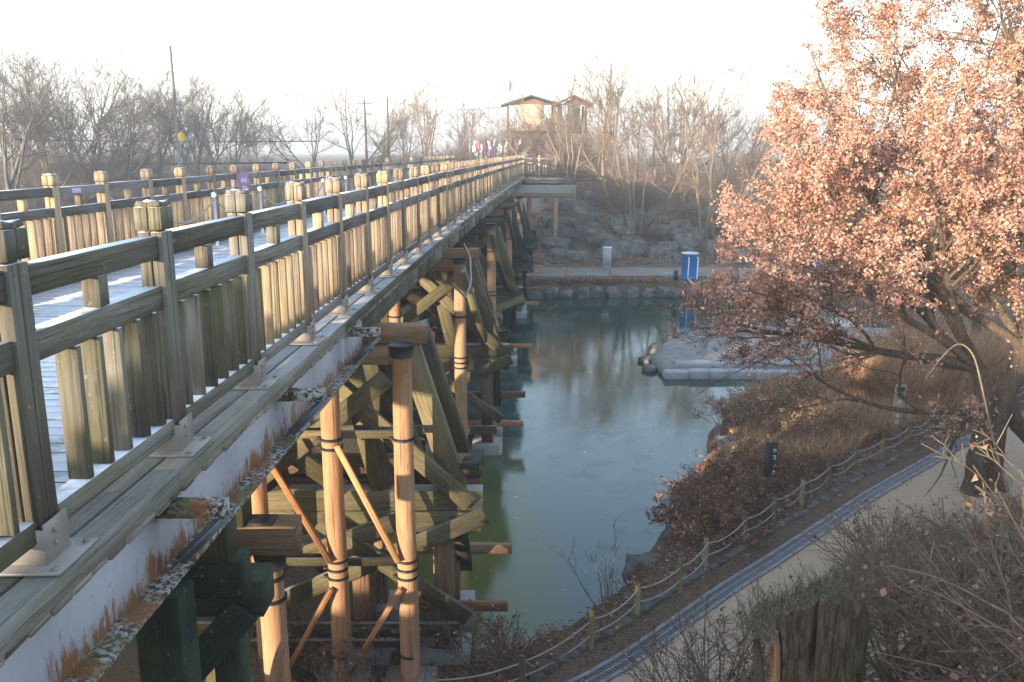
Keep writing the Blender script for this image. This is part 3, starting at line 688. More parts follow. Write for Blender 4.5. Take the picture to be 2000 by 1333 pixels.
def bare_tree(seed, H, stems, mat, spread=.45, levels=3, kids=(7, 6, 5), r0=.09, tw=.006):
    rng = np.random.default_rng(seed); trunk = MB(); crown = MB()
    P = np.zeros((stems, 3)) + rng.normal(size=(stems, 3)) * np.array([.12, .12, 0]); D = nrm(np.array([0, 0, 1.]) + rng.normal(size=(stems, 3)) * np.array([spread, spread, 0]))
    L = np.full(stems, H * .78) * rng.uniform(.7, 1.1, stems); r = np.full(stems, r0) * rng.uniform(.7, 1.1, stems)
    pts, rad = grow(rng, P, D, L, r, 8, .11, .03, .22); trunk.tubes(pts, rad, 6)
    t0 = .25
    for lv in range(levels):
        P, D, L2, r2 = rot_spawn(rng, pts, rad, kids[lv], t0, 1., .62, .48, .55, L)
        r2 = np.maximum(r2, tw); pts, rad = grow(rng, P, D, L2, r2, 5, .14, .07, .4); L = L2
        crown.tubes(pts, np.maximum(rad, tw * .6), 4 if lv == 0 else 3); t0 = .15
    return trunk, crown
def place_tree(name, src, loc, label, cat, group, rz=0, sc=1.):
    o = copy_tree(src); o.location = loc; o.rotation_euler = (0, 0, rz); o.scale = (sc, sc, sc); o['label'] = label; o['category'] = cat
    if group: o['group'] = group
    elif 'group' in o: del o['group']
    return o
def make_bare(seed, H, stems, mt, name='bare_tree', **k):
    t_, c_ = bare_tree(seed, H, stems, mt, **k); th = thing(name, (0, 0, 0), 'x', 'tree')
    a = t_.build('trunk', mt, th, True); b = c_.build('crown', mt, th); return th
V1 = make_bare(11, 7.5, 4, M['darktwig'], spread=.35, kids=(11, 8, 8), tw=.0065); V2 = make_bare(12, 7.0, 4, M['darktwig'], spread=.45, kids=(10, 8, 8), tw=.0065)
V3 = make_bare(13, 7.5, 2, M['twig'], spread=.2, kids=(11, 8, 6), r0=.13, tw=.008); V4 = make_bare(14, 6.0, 5, M['twig'], spread=.5, kids=(7, 7, 6), r0=.07, tw=.008)
used = set()
def tree(src, px, Y, ztop_px, label, group=None, rz=None, cat='tree', H=None):
    X = atY(px, 300, Y)[0]; top = atY(px, ztop_px, Y)[2]; g = float(ground(X, Y)); h = top - g
    H0 = {V1.name: 5.7, V2.name: 5.0, V3.name: 6.6, V4.name: 4.7}[src.name]
    sc = h / H0; rz = random.uniform(0, 6.28) if rz is None else rz
    if src.name not in used:
        used.add(src.name); o = src; o.location = (X, Y, g - .05); o.rotation_euler = (0, 0, rz); o.scale = (sc,) * 3; o['label'] = label
        if group: o['group'] = group
    else: place_tree('', src, (X, Y, g - .05), label, cat, group, rz, sc)
LG = 'bare trees behind the far railing'
LT = [(V2, 10, 30, 150, 'dark bare tree at the left border of the photo, behind the far railing'), (V1, 90, 33, 115, 'tallest dark bare tree near the left border, beyond the bridge'),
      (V2, 175, 36, 150, 'bushy bare tree second in from the tall one behind the far railing'), (V1, 240, 30, 165, 'bare tree standing left of the tall lamp mast'),
      (V1, 305, 38, 140, 'bare tree just left of the tall lamp mast, crown touching the mast'), (V2, 385, 36, 165, 'wide bare tree just right of the tall lamp mast'),
      (V1, 455, 44, 185, 'smaller bare tree at the right end of the dark row'), (V2, 505, 50, 235, 'low pale bare tree where the dark row of trees ends'),
      (V2, 55, 42, 180, 'hazy bare tree behind the tallest one at the left border'), (V1, 140, 46, 170, 'hazy bare tree between the two left crowns'), (V2, 335, 52, 190, 'hazy bare tree behind the lamp mast'),
      (V2, 425, 42, 200, 'low bare tree in front of the dark row near its right end')]
for s_, px, Y, tp, lb in LT: tree(s_, px, Y * 1.45, tp, lb, LG)
MT = [(V4, 610, 62, 215, 'pale spindly tree left of the two utility poles'), (V4, 690, 66, 190, 'pale spindly tree around the left utility pole'), (V3, 745, 60, 200, 'leaning pale tree between the utility poles'),
      (V4, 840, 56, 185, 'spreading pale tree right of the utility poles'), (V4, 905, 58, 225, 'low pale tree just left of the ribbon fence'), (V4, 790, 72, 215, 'hazy pale tree behind the utility poles')]
for s_, px, Y, tp, lb in MT: tree(s_, px, Y, tp, lb, 'pale bare trees beyond the end of the bridge')
RT = [(V3, 1215, 49, 118, 'tallest bare tree on the far bank, its forked trunk rising above the cabinet'), (V4, 1110, 50, 185, 'bare tree leaning in front of the lookout huts'), (V3, 1290, 53, 150, 'bare tree right of the tallest one on the far bank'),
      (V3, 1360, 50, 150, 'slender bare tree left of the blue tank on the far bank'), (V4, 1385, 47, 200, 'bushy bare tree above the blue tank'), (V3, 1450, 50, 205, 'slim bare tree beside the concrete stair wall'),
      (V4, 1165, 55, 150, 'bare tree behind the tallest one, over the second hut'), (V4, 1250, 47, 230, 'low twiggy tree on the slope below the tallest tree'), (V4, 1420, 56, 230, 'hazy bare tree left of the white railings'),
      (V3, 1480, 62, 235, 'faint bare sapling in front of the white railings'), (V4, 1320, 58, 185, 'hazy bare tree around the yellow lamp')]
for s_, px, Y, tp, lb in RT: tree(s_, px, Y, tp, lb, 'bare trees on the far bank')
# trees outside the picture on the left bank, whose shade falls over the pond
for i, (x, y) in enumerate([(-20, 12), (-23, 17), (-26, 22), (-24, 8), (-29, 14), (-27, 28), (-31, 20), (-24, 32), (-33, 27), (-18, 3), (-21, -3)]):
    place_tree('', (V1, V2)[i % 2], (x, y, float(ground(x, y))), 'dark bare tree of the thicket on the left bank of the pond', 'tree', 'thicket on the left bank', i * 1.1, 1.15)
def bush(seed, r, h, n, mt_s, mt_l, nl, lsz, name='shrub', lab='x', k=(6, 5)):
    rng = np.random.default_rng(seed); st_ = MB(); th = thing(name, (0, 0, 0), lab, 'shrub')
    P = rng.normal(size=(n, 3)) * np.array([r * .35, r * .35, 0]); D = nrm(np.stack([P[:, 0] / r * 1.2, P[:, 1] / r * 1.2, np.full(n, 1.)], 1) + rng.normal(size=(n, 3)) * .22)
    L = rng.uniform(.6, 1.1, n) * h; pts, rad = grow(rng, P, D, L, np.full(n, .010) * rng.uniform(.6, 1.3, n), 5, .14, .02, .4); st_.tubes(pts, rad, 4)
    for q in k:
        P, D, L2, r2 = rot_spawn(rng, pts, rad, q, .25, 1, .6, .45, .6, L); pts, rad = grow(rng, P, D, L2, np.maximum(r2, .003), 3, .2, .03, .5); L = L2; st_.tubes(pts, np.maximum(rad, .0022), 3)
    st_.build('stems', mt_s, th)
    if nl:
        b = rng.integers(0, len(pts), nl); lf = MB(); tt = rng.random((nl, 1)); Pp = pts[b, -2] * (1 - tt) + pts[b, -1] * tt + rng.normal(size=(nl, 3)) * .02
        lf.leaves(Pp, lsz, rng); lf.build('foliage', mt_l, th)
    return th
# brush on the far bank
BR = bush(31, 1.6, 1.7, 70, M['twig'], M['dryleaf'], 0, .05, 'brush', 'x'); first = True
rr = random.Random(5)
for i in range(34):
    Y = rr.uniform(46.5, 54); px = rr.uniform(1085, 1500); X = atY(px, 330, Y)[0]
    lb = 'tangled bare brush on the slope of the far bank'
    loc = (X, Y, float(ground(X, Y)) - .05)
    if first: BR.location = loc; tag(BR, lb, 'brush', 'brush on the far bank'); first = False
    else: place_tree('', BR, loc, lb, 'brush', 'brush on the far bank', rr.uniform(0, 6), rr.uniform(.5, .95) * (1 if Y > 48.5 else .6))
for i in range(9):
    Y = 56.6 + rr.random(); X = atY(985 + i * 19, 300, Y)[0]
    place_tree('', BR, (X, Y, 4.25), 'tall bare brush hiding the stilts of the lookout huts', 'brush', 'brush under the lookout huts', rr.uniform(0, 6), rr.uniform(1.5, 1.9))
for i in range(16):
    Y = rr.uniform(50, 60); px = rr.uniform(780, 960); X = atY(px, 330, Y)[0]
    place_tree('', BR, (X, Y, float(ground(X, Y))), 'arching tangle of bare brush at the far end of the bridge', 'brush', 'brush behind the end of the bridge', rr.uniform(0, 6), rr.uniform(.7, 1.25))
BL = bush(33, 1.6, 1.7, 60, M['darktwig'], M['dryleaf'], 0, .05, 'brush', 'x'); BL.location = (-19, 31, 3.0); tag(BL, 'dusky bare brush between the trees behind the far railing', 'brush', 'brush behind the far railing')
for i in range(24):
    Y = rr.uniform(36, 64); px = rr.uniform(-10, 560); X = atY(px, 330, Y)[0]
    place_tree('', BL, (X, Y, max(float(ground(X, Y)), 2.2)), 'dusky bare brush between the trees behind the far railing', 'brush', 'brush behind the far railing', rr.uniform(0, 6), rr.uniform(1.0, 1.5))
# ---- the maple
def maple(seed, base, name, label, leaf, nleaf, stems, R_=5.6, H=9.5, env=None, lsz=.085, kids=(7, 6, 6)):
    rng = np.random.default_rng(seed); th = thing(name, base, label, 'tree'); tr = MB(); br = MB(); lf = MB(); b0 = np.array(base)
    tips = []
    for pts_, r_ in stems[0]:
        P = np.array(pts_, float); T = np.linspace(0, 1, len(P)); TT = np.linspace(0, 1, len(P) * 4)
        Q = np.stack([np.interp(TT, T, P[:, i]) for i in range(3)], 1)
        for _ in range(3): Q[1:-1] = (Q[:-2] + 2 * Q[1:-1] + Q[2:]) / 4
        Q += np.stack([.015 * np.sin(TT * 23), .015 * np.cos(TT * 19), 0 * TT], 1); rd = np.interp(TT, [0, 1], r_) * (1 + .06 * np.sin(TT * 31))
        rd[:3] *= (1.35, 1.18, 1.06) if stems[1] else 1; tr.tubes(Q, rd, 14)
    P = np.array([s_[0] for s_ in stems[2]], float); D = nrm(np.array([s_[1] for s_ in stems[2]], float)); L = np.array([s_[2] for s_ in stems[2]], float); r = np.array([s_[3] for s_ in stems[2]], float)
    if env is not None:
        for _ in range(14): L = np.where(env(P + D * L[:, None] * 1.06), L, L * .94)
    pts, rad = grow(rng, P, D, L, r, 12, .09, .012, .08); br.tubes(pts, rad, 8)
    t0 = .18
    for lv, q in enumerate(kids):
        P, D, L2, r2 = rot_spawn(rng, pts, rad, q, t0, 1., .60, (.50, .50, .48)[lv], .55, L)
        if env is not None:
            ok = env(P + D * L2[:, None] * .8); P, D, L2, r2 = P[ok], D[ok], L2[ok], r2[ok]
        r2 = np.maximum(r2, .004); pts, rad = grow(rng, P, D, L2, r2, 5, .16, .0, .35); L = L2
        br.tubes(pts, np.maximum(rad, .0032), 6 if lv == 0 else 4 if lv == 1 else 3); t0 = .12
        if lv >= 1: tips.append(pts)
    part(tr, 'trunk', M['bark'], th, True); part(br, 'branches', M['bark'], th, True)
    allp = np.concatenate([t_.reshape(-1, 3) for t_ in [tips[-1]]]); n5 = tips[-1].shape[1]
    nc = nleaf // 5; b = np.repeat(rng.integers(0, len(tips[-1]), nc), 5); nleaf = len(b); s1 = np.repeat(rng.integers(1, n5 - 1, nc), 5); tt = np.repeat(rng.random((nc, 1)), 5, 0)
    Pp = tips[-1][b, s1] * (1 - tt) + tips[-1][b, s1 + 1] * tt + rng.normal(size=(nleaf, 3)) * .035
    keep = leaf_keep(Pp, rng) if env is not None else np.ones(nleaf, bool)
    Pp = Pp[keep]; tone = leaf_tone(Pp, rng) if env is not None else rng.random(len(Pp))
    lf.leaves(Pp, lsz, rng, tone=tone); part(lf, 'foliage', leaf, th)
    return th
ML = np.array([8.35, 13.9])
def env1(P):
    x, y, z = P[:, 0], P[:, 1], P[:, 2]; zz = np.clip(z, 1.9, 12)
    rad = np.interp(zz, [1.9, 2.6, 3.6, 5, 6.4, 8.6, 10.4, 11.5], [3.5, 5.9, 5.7, 5.1, 4.4, 3.7, 2.4, .4])
    r = np.hypot(x - ML[0], (y - ML[1]) * 1.12)
    return (r < rad) & (z > 1.9 + .07 * (r - 3)) & (y > 8.3)
def leaf_keep(P, rng):
    v = vn(P[:, 0] + P[:, 2] * .7, P[:, 1] - P[:, 2] * .4, 1.6, 3) + .5 * vn(P[:, 0], P[:, 2] * 2, 1.3, 9)
    low = np.clip((4.8 - P[:, 2]) / 2.6, 0, 1)
    return rng.random(len(P)) < np.clip(.82 + .5 * v - .75 * low, .06, 1)
def leaf_tone(P, rng):
    t = .28 + .62 * rng.random(len(P)) + .10 * vn(P[:, 0], P[:, 2], 1.2, 4)
    redz = np.clip((5.3 - P[:, 0]) / 1.8, 0, 1) * np.clip((4.2 - P[:, 2]) / 1.5, 0, 1)
    return np.clip(t - .62 * redz * rng.random(len(P)), 0, 1)
bz = float(ground(7.55, 13.35)); c0 = (7.75, 13.45, 2.25)
tr = [([(7.5, 13.3, bz - .1), (7.5, 13.3, bz + .8), (7.62, 13.35, 1.7), (7.45, 13.45, 2.6)], (.165, .125)),
      ([(7.85, 13.4, bz - .1), (7.80, 13.4, bz + .8), (7.85, 13.45, 1.8), (8.2, 13.6, 2.9)], (.17, .13)),
      ([(9.3, 13.9, .6), (8.9, 13.8, 1.1), (8.25, 13.6, 1.6), (7.95, 13.5, 2.2)], (.15, .12)),
      ([(9.9, 14.0, .7), (9.6, 14.1, 2.2), (9.7, 14.2, 4.4)], (.15, .11))]
A1 = (7.45, 13.45, 2.6); A2 = (8.2, 13.6, 2.9); A3 = (7.6, 13.4, 1.9); A4 = (9.7, 14.2, 4.3)
limbs = [(A3, (-1, -.05, .10), 4.9, .065), (A3, (-.8, -.55, .05), 4.4, .05), (A1, (-1, .15, .32), 5.2, .085), (A1, (-1, -.25, .55), 5.4, .08), (A1, (-.8, .5, .6), 5.2, .08), (A1, (-.75, -.5, .75), 5.4, .08),
         (A1, (-.5, .1, 1), 6.2, .10), (A2, (-.25, -.35, 1), 7.0, .10), (A2, (.2, .3, 1), 7.2, .10), (A2, (.5, -.3, .9), 6.4, .09), (A2, (.9, .1, .6), 5.8, .09), (A2, (.1, -.9, .6), 5.2, .075), (A2, (.2, 1, .5), 5.2, .08),
         (A4, (-.4, -.4, .9), 5.6, .08), (A4, (-.6, .3, .8), 5.6, .08), (A4, (.3, 0, 1), 5.5, .08), (A4, (.2, -.8, .6), 5, .08), (A1, (-1, .3, .12), 5.0, .07), (A2, (-.5, .7, .9), 6.2, .08), (A2, (-.9, .1, .75), 6.4, .09), (A4, (-.9, -.1, .35), 4.5, .06)]
maple(21, (7.6, 13.4, bz), 'maple_tree', 'large maple full of dry pinkish tan leaves leaning over the sandy path', M['leaf'], 320000, (tr, True, limbs), env=env1, kids=(9, 9, 8), lsz=.043)
ml2 = [((12.5, 23, 2), (math.cos(a), math.sin(a), u), 3.6, .07) for a, u in [(0, .6), (1, .9), (2, .6), (3, .8), (4, .5), (5, .9), (3.6, 1.5), (1.5, 2.)]]
maple(22, (12.5, 23, float(ground(12.5, 23.2))), 'orange_tree', 'orange leaved tree half hidden behind the large maple', M['leaf_orange'], 16000, ([([(12.5, 23, .3), (12.5, 23, 2.1)], (.14, .11))], True, ml2), kids=(7, 6, 5), lsz=.13)
# ---- unseen evergreens added left and behind the camera to shade bank, railing and slope
def evergreen(seed, loc, H, r, label):
    rng = np.random.default_rng(seed); th = thing('shade_evergreen', loc, label, 'tree', 'added shade evergreens out of view'); m = MB()
    m.tubes([loc, (loc[0], loc[1], loc[2] + H)], [.18, .03], 8); part(m, 'trunk', M['bark'], th)
    n_ = 14000; z = rng.random(n_) ** .8; a = rng.random(n_) * 6.28; rr_ = r * (1 - z * .72) * np.sqrt(rng.random(n_)) * (.75 + .25 * np.sin(a * 3 + z * 20))
    P = np.stack([loc[0] + rr_ * np.cos(a), loc[1] + rr_ * np.sin(a), loc[2] + .4 + z * (H - .3)], 1); m = MB(); m.leaves(P, .34, rng, aspect=.4); part(m, 'crown', M['evergreen'], th)
for i, (x, y, H, r) in enumerate([(-8.9, -4.4, 3.4, 1.1), (-8.9, -7.3, 2.7, 1.5), (-7.6, -8.4, 3.0, 1.7), (-6.4, -9.6, 2.8, 1.6), (-22, -1.5, 6.5, 2.6), (-23, 2.5, 7, 2.6), (-22.5, 6.5, 7, 2.7), (-23, 10.5, 7, 2.6), (-24, 13.5, 6.5, 2.4)]):
    evergreen(50 + i, (x, y, float(ground(x, y))), H, r, 'unseen evergreen added on the left bank to shade the far slope' if x < -15 else 'unseen evergreen added behind the viewpoint to shade the near bank and railing')
# ------------------------------------------------------------------ rope fences
def rope_fence(pts, label, h=.42, r=.035, name='rope_fence', cz=0, mt='fencepost'):
    g = [float(ground(*p)) for p in pts]; th = thing(name, (pts[0][0], pts[0][1], g[0]), label, 'fence')
    for (x, y), z in zip(pts, g):
        m = MB(); hh = h * random.uniform(.93, 1.06); lx, ly = random.uniform(-.02, .02), random.uniform(-.02, .02)
        m.tubes([(x, y, z - .1), (x + lx, y + ly, z + hh - .012), (x + lx, y + ly, z + hh)], [r * 1.05, r, r * .85], 12, caps=True, moss=random.choice([0, .2, .8, 1])); part(m, 'post', M[mt], th)
    for i in range(len(pts) - 1):
        for hz, sg in ((h * .86, .07), (h * .45, .06)):
            T = np.linspace(0, 1, 12); a = np.array((*pts[i], g[i] + hz)); b = np.array((*pts[i + 1], g[i + 1] + hz))
            P = a + (b - a) * T[:, None]; P[:, 2] -= sg * 4 * T * (1 - T) * random.uniform(.7, 1.2); P[:, 0] += .03
            m = MB(); m.tubes(P, np.full(12, .0095), 6); part(m, 'rope', M['rope'], th, True)
FP = [(-1.5, 7.35), (-.80, 8.02), (.10, 8.38), (.88, 8.80), (1.48, 9.48), (2.11, 10.06), (2.58, 10.72), (3.3, 11.5), (3.92, 12.17), (4.55, 12.85), (5.25, 13.6), (5.95, 14.32), (6.68, 14.95), (7.51, 15.75), (8.1, 16.2), (8.78, 16.8), (9.7, 17.5), (10.66, 18.24), (11.6, 18.9), (12.6, 19.6)]
rope_fence(FP, 'low rope fence of mossy wooden posts curving between the pond and the path')
rope_fence([(x, 37.55 + .1 * math.sin(x)) for x in np.arange(-5, 17, 1.85)], 'low post and rope fence along the far path above the far shore', .45, .04)
# ------------------------------------------------------------------ rocks
def rock_mesh(seed, sub_=3):
    import bmesh
    bm = bmesh.new(); bmesh.ops.create_icosphere(bm, subdivisions=sub_, radius=1)
    for v in bm.verts:
        n_ = noise.noise(v.co * 1.1 + Vector((seed * 7.1, 0, 0))) * .5 + noise.noise(v.co * 2.7 + Vector((seed * 3.3, 5, 0))) * .22 + noise.noise(v.co * 6 + Vector((seed, 9, 0))) * .10 - abs(noise.noise(v.co * 1.9 + Vector((seed, 2, 0)))) * .3
        v.co *= 1 + n_
        for ax in range(3): v.co[ax] = max(-.72, min(.72, v.co[ax])) if abs(v.co[ax]) > .72 else v.co[ax]
    me = bpy.data.meshes.new('rock'); bm.to_mesh(me); bm.free(); me.materials.append(M['rock'])
    me.polygons.foreach_set('use_smooth', np.ones(len(me.polygons), bool)); return me
RM = [rock_mesh(i) for i in range(7)]
def palerock():
    s = NT('pale_lichened_rock'); O = s.coord('W'); n1 = s.noise(O, 4, 8, .7)
    c = s.ramp(n1, [(.3, (.16, .14, .11)), (.5, (.36, .33, .27)), (.75, (.52, .48, .41))]); s.bump(n1, .9, .06); return s.fin(c, .9, .2)
RM.append(RM[2].copy()); RM[7].materials[0] = palerock()
def rock(x, y, z, sx, sy, sz, label, group=None, name='boulder', i=None):
    o = bpy.data.objects.new(name, RM[random.randrange(7) if i is None else i]); COL.objects.link(o); o.location = (x, y, z); o.scale = (sx, sy, sz)
    o.rotation_euler = (random.uniform(-.2, .2), random.uniform(-.2, .2), random.uniform(0, 6.3)); return tag(o, label, 'rock', group)
p = at(1262, 1110, .2); rock(p[0], p[1], .1, .36, .42, .42, 'dark rounded boulder at the water edge left of the rusty shrubs')
p = at(1300, 1135, .3); rock(p[0] + .1, p[1], .2, .28, .2, .22, 'squarish grey stone beside the dark shore boulder')
p = at(1215, 1190, .1); rock(p[0], p[1], .0, .4, .5, .2, 'low dark rock at the shore behind the rope fence')
p = at(1440, 880, .3); rock(p[0], p[1], .32, .42, .4, .36, i=7, label= 'pale rounded boulder at the water edge under the dry reeds')
p = at(1482, 892, .3); rock(p[0], p[1] - .1, .3, .45, .36, .32, i=7, label= 'second pale boulder touching the rounded one under the reeds')
for i, (px, py, s_) in enumerate([(1400, 885, .3), (1395, 905, .25), (1405, 850, .3), (1420, 930, .34), (1390, 945, .3), (1340, 1000, .3), (1300, 1045, .24), (1160, 1235, .25), (1120, 1270, .28)]):
    p = at(px, py, .05); rock(p[0] + .1, p[1], 0.02, s_, s_ * 1.1, s_ * .5, 'flat dark rock along the near right shore of the pond', 'flat rocks along the near shore')
for i in range(26):
    x = .2 + i * .68 + random.uniform(-.1, .1); rock(x, float(np.interp(x, [0, .6, 3.5, 7.4, 12, 18], [35.7, 35.75, 36.1, 36.45, 36.6, 35.3])) + .05, .12, random.uniform(.34, .5), .35, random.uniform(.26, .42), 'grey shore stone in the row at the water edge of the far bank', 'shore stones of the far bank')
for i in range(85):
    px = random.uniform(1060, 1480); Y = random.uniform(44.3, 50.0); X = atY(px, 400, Y)[0]; s_ = random.uniform(.3, 1.05)
    rock(X, Y, float(ground(X, Y)) + .05, s_, s_, s_ * .6, 'shaded grey boulder in the rock bank above the far path', 'boulders of the far bank')
# island landing
isl = thing('stone_landing', (6, 24, .1), 'low pale gravel island with a kerb of pale stone slabs in the pond', 'island')
m = MB(); rim = [(4.15, 22.9), (8.4, 22.75), (13.5, 24.5), (13.5, 28.5), (9, 29.5), (6.0, 28.2), (4.6, 26.2), (4.0, 24.3)]; n_ = len(rim)
cx_ = (8.5, 26.0)
R1 = np.array(rim); RR = np.array([R1[int(i) % n_] * (1 - i % 1) + R1[(int(i) + 1) % n_] * (i % 1) for i in np.linspace(0, n_, 96, endpoint=False)])
K = 14; V = []
for k in range(K):
    f_ = k / (K - 1); q = RR * (1 - f_) + np.array(cx_) * f_; V.append(np.stack([q[:, 0], q[:, 1], .17 + .16 * min(1, f_ * 3) + .03 * vn(q[:, 0], q[:, 1], 2.4, 2)], 1))
V.insert(0, np.stack([RR[:, 0], RR[:, 1], np.full(96, -.4)], 1)); V = np.stack(V); ii = np.arange(V.shape[0] * 96).reshape(-1, 96)
m.raw(V, np.stack([ii[:-1], np.roll(ii[:-1], -1, 1), np.roll(ii[1:], -1, 1), ii[1:]], -1).reshape(-1, 4)); part(m, 'gravel_top', M['gravelpale'], isl)
m = MB(); x = 4.1
while x < 8.6: ln = random.uniform(.5, .8); m.box(x, x + ln - .02, 22.62 + random.uniform(-.02, .02), 22.98, -.1, .20 + random.uniform(-.01, .02), c=.012); x += ln
part(m, 'kerb_slabs', M['paleconc'], isl)
m = MB(); m.box(4.5, 8.2, 23.1, 23.6, .15, .31, c=.015); part(m, 'upper_step', M['paleconc'], isl)
for (x, y, s_) in ((4.05, 24.6, .5), (4.5, 25.9, .6), (3.85, 23.6, .35), (5.6, 27.8, .5)): rock(x, y, .05, s_ * .8, s_ * .8, s_ * .35, 'rounded grey boulder on the left rim of the gravel island', 'boulders on the island rim')
# ------------------------------------------------------------------ small furniture
# blue tank with white pipes
x, y = atY(1346, 540, 37.5)[:2]; z = .6
tk = thing('water_tank', (x, y, z), 'blue round plastic tank with white pipes on the far shore', 'tank')
m = MB(); m.tubes([(x, y, z), (x, y, z + .05), (x, y, z + 1.06)], [.32, .345, .345], 32, caps=True); part(m, 'drum', M['blue'], tk, True)
m = MB(); m.tubes([(x, y, z + 1.062), (x, y, z + 1.10)], [.37, .36], 32, caps=True); part(m, 'lid', M['white'], tk)
for q, (dx, z1) in enumerate(((-.12, .93), (.27, .93))):
    m = MB(); m.tubes([(x + dx * .9, y - .28, z + z1), (x + dx, y - .40, z + z1), (x + dx, y - .43, z + z1 - .06), (x + dx - .03, y - .44, z + .02)], [.024] * 4, 10, caps=True); part(m, 'pipe', M['white'], tk, True)
m = MB(); m.tubes([(x - .14, y - .5, z + .0), (x + .0, y - 1.0, z - .15), (x + .02, y - 1.15, -.1)], [.05] * 3, 10, caps=True); part(m, 'outlet_pipe', M['white'], tk, True)
# grey cabinet
x, y = atY(1185, 517, 40.2)[:2]; z = float(ground(x, y))
cb = thing('electrical_cabinet', (x, y, z), 'tall narrow grey metal cabinet standing on the far path below the slope', 'cabinet')
m = MB(); m.box(x - .19, x + .19, y - .14, y + .14, z + .28, z + 1.08, c=.008); part(m, 'body', M['paleconc'], cb)
m = MB(); m.box(x - .18, x + .18, y - .13, y + .13, z, z + .279, c=.01); part(m, 'plinth', M['concrete'], cb)
m = MB(); m.box(x - .22, x + .22, y - .17, y + .16, z + 1.081, z + 1.12, c=.01); part(m, 'lid', M['white'], cb)
m = MB(); m.box(x - .165, x + .165, y - .150, y - .1405, z + .31, z + 1.04, c=.003); part(m, 'door', M['paleconc'], cb)
# far shore boards
x, y = atY(1304, 532, 36.9)[:2]; z = .55
ib = thing('information_board', (x, y, z), 'low pale two panel board on the far shore left of the blue tank', 'sign')
for s_ in (-1, 1):
    m = MB(); m.box(x + s_ * .10 - .09, x + s_ * .10 + .09, y - .01, y + .01, z + .17, z + .40, c=.003); part(m, 'panel', M['paleconc'], ib)
    m = MB(); m.box(x + s_ * .15 - .012, x + s_ * .15 + .012, y + .012, y + .03, z - .02, z + .3); part(m, 'leg', M['pole'], ib)
x, y = atY(1320, 545, 36.6)[:2]
ds = thing('signpost', (x, y, .5), 'dark brown upright signboard at the far shore beside the blue tank', 'sign')
m = MB(); m.box(x - .02, x + .02, y + .022, y + .05, .2, 1.0); part(m, 'pole', M['brown'], ds)
m = MB(); m.box(x - .08, x + .08, y - .02, y + .02, .62, 1.05, c=.006); part(m, 'panel', M['black'], ds)
# black vertical sign behind the fence
x, y = at(1507, 985, .5); x -= .02; y += .25; z = .5
sg = thing('signpost', (x, y, z), 'narrow black upright sign with pale characters behind the rope fence', 'sign')
m = MB(); m.beam((x, y, z - .1), (x, y, z + .95), .10, .09, up=(0, 1, 0)); part(m, 'post', M['black'], sg)
m = MB(); m.beam((x + .075, y - .055, z + .22), (x + .075, y - .055, z + .97), .085, .018, up=(0, 1, 0)); part(m, 'panel', M['black'], sg)
for k in range(5):
    zc = z + .84 - k * .125; m = MB(); rk = random.Random(k); yy = y - .068
    for (a0, a1, b0, b1) in ((-.022, .022, .026, .034), (-.022, -.014, -.03, .02), (.014, .022, -.03, .02), (-.018, .018, -.034, -.026), (-.006, .006, -.01, .02)):
        if rk.random() < .82: m.box(x + .075 + a0, x + .075 + a1, yy, yy + .003, zc + b0, zc + b1, c=.0005)
    part(m, 'character', M['white'], sg)
# pale totem with round marks
x, y = at(1762, 862, .55); y += .35; z = .55
to = thing('marker_post', (x, y, z), 'pale upright marker board with a column of round white badges beside the reeds', 'sign')
m = MB(); m.beam((x, y, z - .1), (x + .04, y, z + 1.02), .20, .06, up=(0, 1, 0), c=.008); part(m, 'panel', M['plaster'], to)
for k in range(4):
    zc = z + .28 + k * .135; m = MB(); a = np.linspace(0, 2 * math.pi, 17)[:-1]; xc = x - .005 + .04 * (zc - z)
    m.raw(np.stack([xc + .042 * np.cos(a), np.full(16, y - .034), zc + .042 * np.sin(a)], 1), [list(range(16))]); bd = part(m, 'badge', M['white'], to)
    m = MB(); m.raw(np.stack([xc + .014 * np.cos(a), np.full(16, y - .0365), zc + .014 * np.sin(a)], 1), [list(range(16))]); sub(m, 'badge_dot', M['red'], bd)
m = MB(); m.box(x - .05, x + .10, y - .036, y - .033, z + .90, z + .98); part(m, 'emblem', M['black'], to)
m = MB(); m.box(x - .03, x + .08, y - .036, y - .033, z + .80, z + .87); part(m, 'emblem', M['black'], to)
# far coloured bundles seen through the maple
x, y = atY(1592, 520, 38)[:2]; tb = thing('tarpaulin_bundle', (x, y, .5), 'small blue tarpaulin bundle glimpsed through the maple leaves', 'tarpaulin'); o = MB(); 
m = MB(); m.tubes([(x - .4, y, .6), (x - .1, y, .9), (x + .25, y, .95), (x + .45, y, .6)], [.1, .3, .26, .1], 10, caps=True); part(m, 'cover', M['blue'], tb, True)
m = MB(); m.tubes([(x - .1, y - .1, .6), (x - .1, y - .25, 1.2)], [.02, .32], 6, tone=.5); part(m, 'fold', M['blue'], tb)
x, y = atY(1735, 550, 34)[:2]; yb_ = thing('yellow_buoy_marker', (x, y, .3), 'yellow upright marker glimpsed through the middle of the maple', 'marker')
m = MB(); m.tubes([(x, y, .2), (x, y, .5), (x, y, 1.3), (x, y, 1.6)], [.25, .25, .16, .05], 12, caps=True); part(m, 'body', M['yellow'], yb_, True)
m = MB(); m.tubes([(x, y, 1.6), (x, y, 1.75)], [.03, .03], 8, caps=True); part(m, 'top_light', M['black'], yb_)
